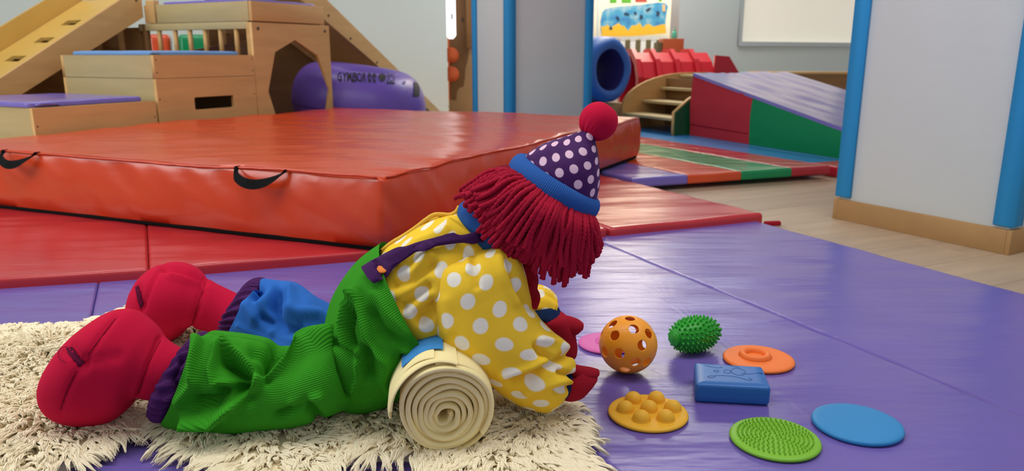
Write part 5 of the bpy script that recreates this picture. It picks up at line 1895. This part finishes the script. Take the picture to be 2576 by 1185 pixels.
# ball with holes
br = 0.0475
bc_ = at(1580, 934, Z_P + br)
bc_ = aty(1580, 866, 1.160)
bc_[2] = Z_P + br
ball = empty('hole_ball', tuple(bc_), 0, 'orange plastic ball full of round holes, nearest to the hand of the doll', 'ball')


def sph_dir(px, py):
    "unit direction from the ball's centre to the sphere point seen there"
    o_ = np.array([0, 0, EYE]) - bc_
    d = ray(px, py)
    d = d / np.linalg.norm(d)
    b = o_ @ d
    c = o_ @ o_ - br * br
    disc = max(b * b - c, 0)
    p_ = o_ + d * (-b - math.sqrt(disc))
    return p_ / np.linalg.norm(p_)


hp = [(1585, 799), (1540, 813), (1595, 826), (1634, 838), (1545, 843), (1617, 869), (1519, 886), (1557, 890), (1599, 913), (1628, 913), (1572, 932)]
sc_ = proj(bc_)
hd = []
for x, y in hp:
    x2, y2 = sc_[0] + (x - 1580) * 0.985, sc_[1] + (y - 866) * 0.985
    hd.append(sph_dir(x2, y2))
# fill the far side
for k in range(400):
    v = rng.normal(0, 1, 3)
    v /= np.linalg.norm(v)
    if v[1] < -0.05: continue
    if all(v @ h_ < math.cos(R(36)) for h_ in hd): hd.append(v)
hd = np.array(hd)
bm = bmesh.new()
bmesh.ops.create_icosphere(bm, subdivisions=6, radius=1.0)
ch = math.cos(R(10.3))
bm.verts.ensure_lookup_table()
co = np.array([v.co[:] for v in bm.verts])
co /= np.linalg.norm(co, axis=1)[:, None]
dots = co @ hd.T
best = dots.argmax(1)
bd = dots.max(1)
for i, v in enumerate(bm.verts):
    a = math.acos(min(1, bd[i]))
    if R(8.3) < a < R(11.8):            # snap a band of vertices to the hole's circle
        h_ = hd[best[i]]
        tang = co[i] - h_ * bd[i]
        tang /= np.linalg.norm(tang)
        if abs(a - R(10.3)) < R(1.0):
            q_ = h_ * math.cos(R(10.3)) + tang * math.sin(R(10.3))
            v.co = Vector(q_)
dele = [f_ for f_ in bm.faces if max((np.array(f_.calc_center_median()) / f_.calc_center_median().length) @ hd.T) > ch]
bmesh.ops.delete(bm, geom=dele, context='FACES')
for v in bm.verts: v.co *= br
me = bpy.data.meshes.new('ball_shell')
bm.to_mesh(me)
bm.free()
me.materials.append(M['ball_o'])
me.polygons.foreach_set('use_smooth', [True] * len(me.polygons))
o = link('ball_shell', me, ball)
md = o.modifiers.new('thickness', 'SOLIDIFY')
md.thickness = 0.0022
md.offset = -1
md2 = o.modifiers.new('edge', 'BEVEL')
md2.width = 0.0005
md2.segments = 2
md2.limit_method = 'ANGLE'
md2.angle_limit = R(50)
tube('mould_seam', [tuple(bc_ + br * 1.0 * np.array([0.93 * math.cos(t), -0.93 * math.sin(t) * 0.55, 0.37 + 0.93 * math.sin(t) * 0.30]) / np.linalg.norm([0.93 * math.cos(t), -0.93 * math.sin(t) * 0.55, 0.37 + 0.93 * math.sin(t) * 0.30])) for t in np.linspace(0.3, 2.7, 30)], 0.0003, M['ball_o'], ball, seg=5)

# spiky oval
sc = at(1745, 868, Z_P)
sc = aty(1747, 850, 1.245)
sp = empty('spiky_oval_ball', (sc[0], sc[1], Z_P + 0.033), R(27), 'dark green rubber oval ball covered in soft spikes', 'ball')
a_, b_ = 0.050, 0.0285
bm = bmesh.new()
bmesh.ops.create_uvsphere(bm, u_segments=40, v_segments=24, radius=1)
for v in bm.verts: v.co = Vector((v.co.x * a_, v.co.y * b_, v.co.z * b_))
me = bpy.data.meshes.new('core')
bm.to_mesh(me)
bm.free()
me.materials.append(M['spiky'])
me.polygons.foreach_set('use_smooth', [True] * len(me.polygons))
link('core', me, sp)
V, F = [], []
for i in range(15):
    th = math.pi * (i + 1) / 16.5
    cnt = max(5, int(22 * math.sin(th)))
    for k in range(cnt):
        f = 2 * math.pi * (k + 0.5 * (i % 2)) / cnt
        x = a_ * math.cos(th)
        if x < -a_ * 0.84: continue
        p_ = np.array([x, b_ * math.sin(th) * math.cos(f), b_ * math.sin(th) * math.sin(f)])
        nr = p_ / np.array([a_ ** 2, b_ ** 2, b_ ** 2])
        nr /= np.linalg.norm(nr)
        e1_ = np.cross(nr, [1, 0.1, 0]); e1_ /= np.linalg.norm(e1_)
        e2_ = np.cross(nr, e1_)
        b0_ = len(V)
        for rr_, hh in ((0.0027, -0.0008), (0.0019, 0.0026), (0.0013, 0.0048)):
            for q_ in range(8):
                t_ = 2 * math.pi * q_ / 8
                V.append(p_ + nr * hh + (e1_ * math.cos(t_) + e2_ * math.sin(t_)) * rr_)
        V.append(p_ + nr * 0.0056)
        F += grid_faces(3, 8, base=b0_) + [[b0_ + 16 + j, b0_ + 16 + (j + 1) % 8, b0_ + 24] for j in range(8)]
o = mk('spikes', V, F, M['spiky'], sp, smooth=True, local=True)
flipcheck(o)
o['kind'] = 'stuff'
lathe('end_disc', [(0, 0), (0.013, 0), (0.0145, 0.0015), (0.0145, 0.005), (0, 0.005)][::1], M['spiky'], sp, 28, tf=Matrix.Translation((-0.0480, 0, 0)) @ Matrix.Rotation(R(90), 4, 'Y'))
lathe('valve', [(0, 0), (0.002, 0), (0.0016, 0.0012), (0, 0.0012)], M['spiky'], sp, 12, tf=Matrix.Translation((-0.0482, 0, 0)) @ Matrix.Rotation(R(-90), 4, 'Y'))


def disc_prof(r, h=0.006):
    return [(0.0, 0.0), (r * 0.93, 0.0), (r * 0.985, h * 0.25), (r, h * 0.5), (r * 0.985, h * 0.78), (r * 0.94, h * 0.95), (r * 0.85, h), (0.0, h)]


def disc_at(px, py, name, label, wpx):
    c = at(px, py, Z_P + 0.004)
    dep = c[1] * math.cos(PITCH) - (c[2] - EYE) * math.sin(PITCH)
    r = wpx / 2 / (FPX / dep)
    return empty(name, (c[0], c[1], Z_P), 0, label, 'disc'), r


# orange disc with the raised ring
d, r = disc_at(1908, 903, 'texture_disc', 'flat orange rubber disc with a raised ring on top, behind the blue block', 174)
lathe('base_disc', disc_prof(r, 0.0075), M['disc_o'], d, 72)
V, n1, n2 = [], 60, 16
for i in range(n1):
    for j in range(n2):
        t, f = 2 * math.pi * i / n1, 2 * math.pi * j / n2
        rr_ = r * 0.355 + 0.0055 * math.cos(f) + (0.002 if math.sin(f) < 0 else 0) * math.cos(f)
        V.append((rr_ * math.cos(t) - 0.004, rr_ * math.sin(t) + 0.006, 0.0095 + 0.0052 * math.sin(f)))
F = [[i * n2 + j, ((i + 1) % n1) * n2 + j, ((i + 1) % n1) * n2 + (j + 1) % n2, i * n2 + (j + 1) % n2] for i in range(n1) for j in range(n2)]
mk('raised_ring', V, F, M['disc_o'], d, smooth=True, local=True)

# yellow disc with seven domes
d, r = disc_at(1630, 1038, 'texture_disc', 'yellow rubber disc with seven round domes, nearest to the rug', 200)
lathe('base_disc', disc_prof(r, 0.007), M['disc_y'], d, 72)
rd = r * 0.222
prof = [(0, 0.004), (rd * 1.12, 0.0045), (rd * 1.04, 0.0075)] + [(rd * math.cos(R(a)), 0.0085 + rd * 1.0 * math.sin(R(a))) for a in range(0, 90, 8)] + [(0.0, 0.0085 + rd * 1.0)]
for c in [(0, 0)] + [(0.60 * r * math.cos(R(a)), 0.60 * r * math.sin(R(a))) for a in (2, 62, 122, 182, 242, 302)]:
    lathe('dome', prof, M['disc_y'], d, 28, center=(c[0] + 0.002, c[1] + 0.003, 0))

# blue smooth disc
d, r = disc_at(2156, 1067, 'texture_disc', 'smooth flat blue rubber disc at the right, the only one without bumps', 216)
pr_ = disc_prof(r, 0.0085)
lathe('base_disc', pr_[:-1] + [(r * 0.5, 0.0092), (0.0, 0.0095)], M['disc_b'], d, 72)

# lime disc with pins
d, r = disc_at(1949, 1103, 'texture_disc', 'lime green rubber disc densely covered with tiny pins', 221)
lathe('base_disc', disc_prof(r, 0.007), M['disc_g'], d, 72)
V, F = [], []
nr_ = 9
for i in range(nr_):
    rad_ = r * 0.88 * (i + 0.35) / nr_
    cnt = max(1, int(2 * math.pi * rad_ / 0.0066))
    for k in range(cnt):
        t_ = 2 * math.pi * (k + 0.37 * i) / cnt
        cx, cy = rad_ * math.cos(t_), rad_ * math.sin(t_)
        b0_ = len(V)
        for rr_, z_ in ((0.0016, 0.0065), (0.0012, 0.0088), (0.0009, 0.0112)):
            for q_ in range(6):
                V.append((cx + rr_ * math.cos(q_ * 1.0472), cy + rr_ * math.sin(q_ * 1.0472), z_))
        V.append((cx, cy, 0.0115))
        F += grid_faces(3, 6, base=b0_) + [[b0_ + 12 + j, b0_ + 12 + (j + 1) % 6, b0_ + 18] for j in range(6)]
o = mk('pins', V, F, M['disc_g'], d, smooth=True, local=True)
flipcheck(o)
o['kind'] = 'stuff'

# pink disc with a ridge, half hidden by the ball
d, r = disc_at(1526, 862, 'texture_disc', 'pink rubber disc with a raised ridge, half hidden behind the orange ball', 142)
lathe('base_disc', disc_prof(r, 0.006), M['disc_p'], d, 60)
V = [(-0.022, -0.012, 0.005), (0.026, -0.020, 0.005), (0.026, 0.026, 0.005), (-0.022, 0.016, 0.005), (-0.006, -0.002, 0.017), (0.018, -0.006, 0.024), (0.018, 0.012, 0.024), (-0.006, 0.006, 0.017)]
bm = bmesh.new()
bvs = [bm.verts.new(v) for v in V]
for f_ in ((0, 3, 2, 1), (4, 5, 6, 7), (0, 1, 5, 4), (1, 2, 6, 5), (2, 3, 7, 6), (3, 0, 4, 7)): bm.faces.new([bvs[i] for i in f_])
bmesh.ops.bevel(bm, geom=bm.edges[:], offset=0.003, segments=3, affect='EDGES', profile=0.5)
me = bpy.data.meshes.new('ridge')
bm.to_mesh(me)
bm.free()
me.materials.append(M['disc_p'])
me.polygons.foreach_set('use_smooth', [True] * len(me.polygons))
link('ridge', me, d)

# blue block with an engraved outline
P0, P1, P2_, P3 = at(1756, 998, Z_P), at(1938, 1006, Z_P), None, None
hB = 0.030
q = [at(1752, 990, Z_P)[:2], at(1939, 1004, Z_P)[:2]]
tl, trr = at(1748, 912, Z_P + hB)[:2], at(1916, 922, Z_P + hB)[:2]
bl, br2 = at(1752, 966, Z_P + hB)[:2], at(1938, 975, Z_P + hB)[:2]
cB = (tl + trr + bl + br2) / 4
blk = empty('rubber_block', (cB[0], cB[1], Z_P), 0, 'blue rectangular rubber block with an engraved outline on top, between the discs', 'block')
Qb = [bl, br2, trr, tl]
cushion('block_body', [p_ + (p_ - cB) * 0.02 for p_ in Qb], Z_P + 0.0005, Z_P + hB, 0.004, M['block_b'], blk, 0.0015, None, na=24, nrad=14, corner=0.006, rows=4)
def bq(u, v): return (1 - u) * (1 - v) * bl + u * (1 - v) * br2 + u * v * trr + (1 - u) * v * tl
for ln_ in ([(0.16, 0.30), (0.22, 0.36), (0.40, 0.40), (0.58, 0.36), (0.72, 0.24), (0.78, 0.28), (0.74, 0.36)], [(0.14, 0.84), (0.24, 0.78), (0.34, 0.76), (0.40, 0.80)], [(0.16, 0.30), (0.20, 0.26), (0.28, 0.34)], [(0.66, 0.56), (0.76, 0.54), (0.88, 0.60), (0.97, 0.62)], [(0.52, 0.92), (0.58, 0.86), (0.66, 0.84)], [(0.26, 0.60), (0.30, 0.54), (0.34, 0.60), (0.30, 0.64), (0.26, 0.60)],
            [(0.62 + 0.10 * math.cos(t), 0.62 + 0.17 * math.sin(t)) for t in np.linspace(0, 6.283, 18)], [(0.46 + 0.05 * math.cos(t), 0.60 + 0.08 * math.sin(t)) for t in np.linspace(0, 6.283, 14)]):
    tube('engraved_line', [(*bq(*p_), Z_P + hB + 0.0014) for p_ in ln_], 0.0006, mat('groove_blue', '#1a4684', 0.5) if 'groove_blue' not in bpy.data.materials else bpy.data.materials['groove_blue'], blk, seg=5, n=26)
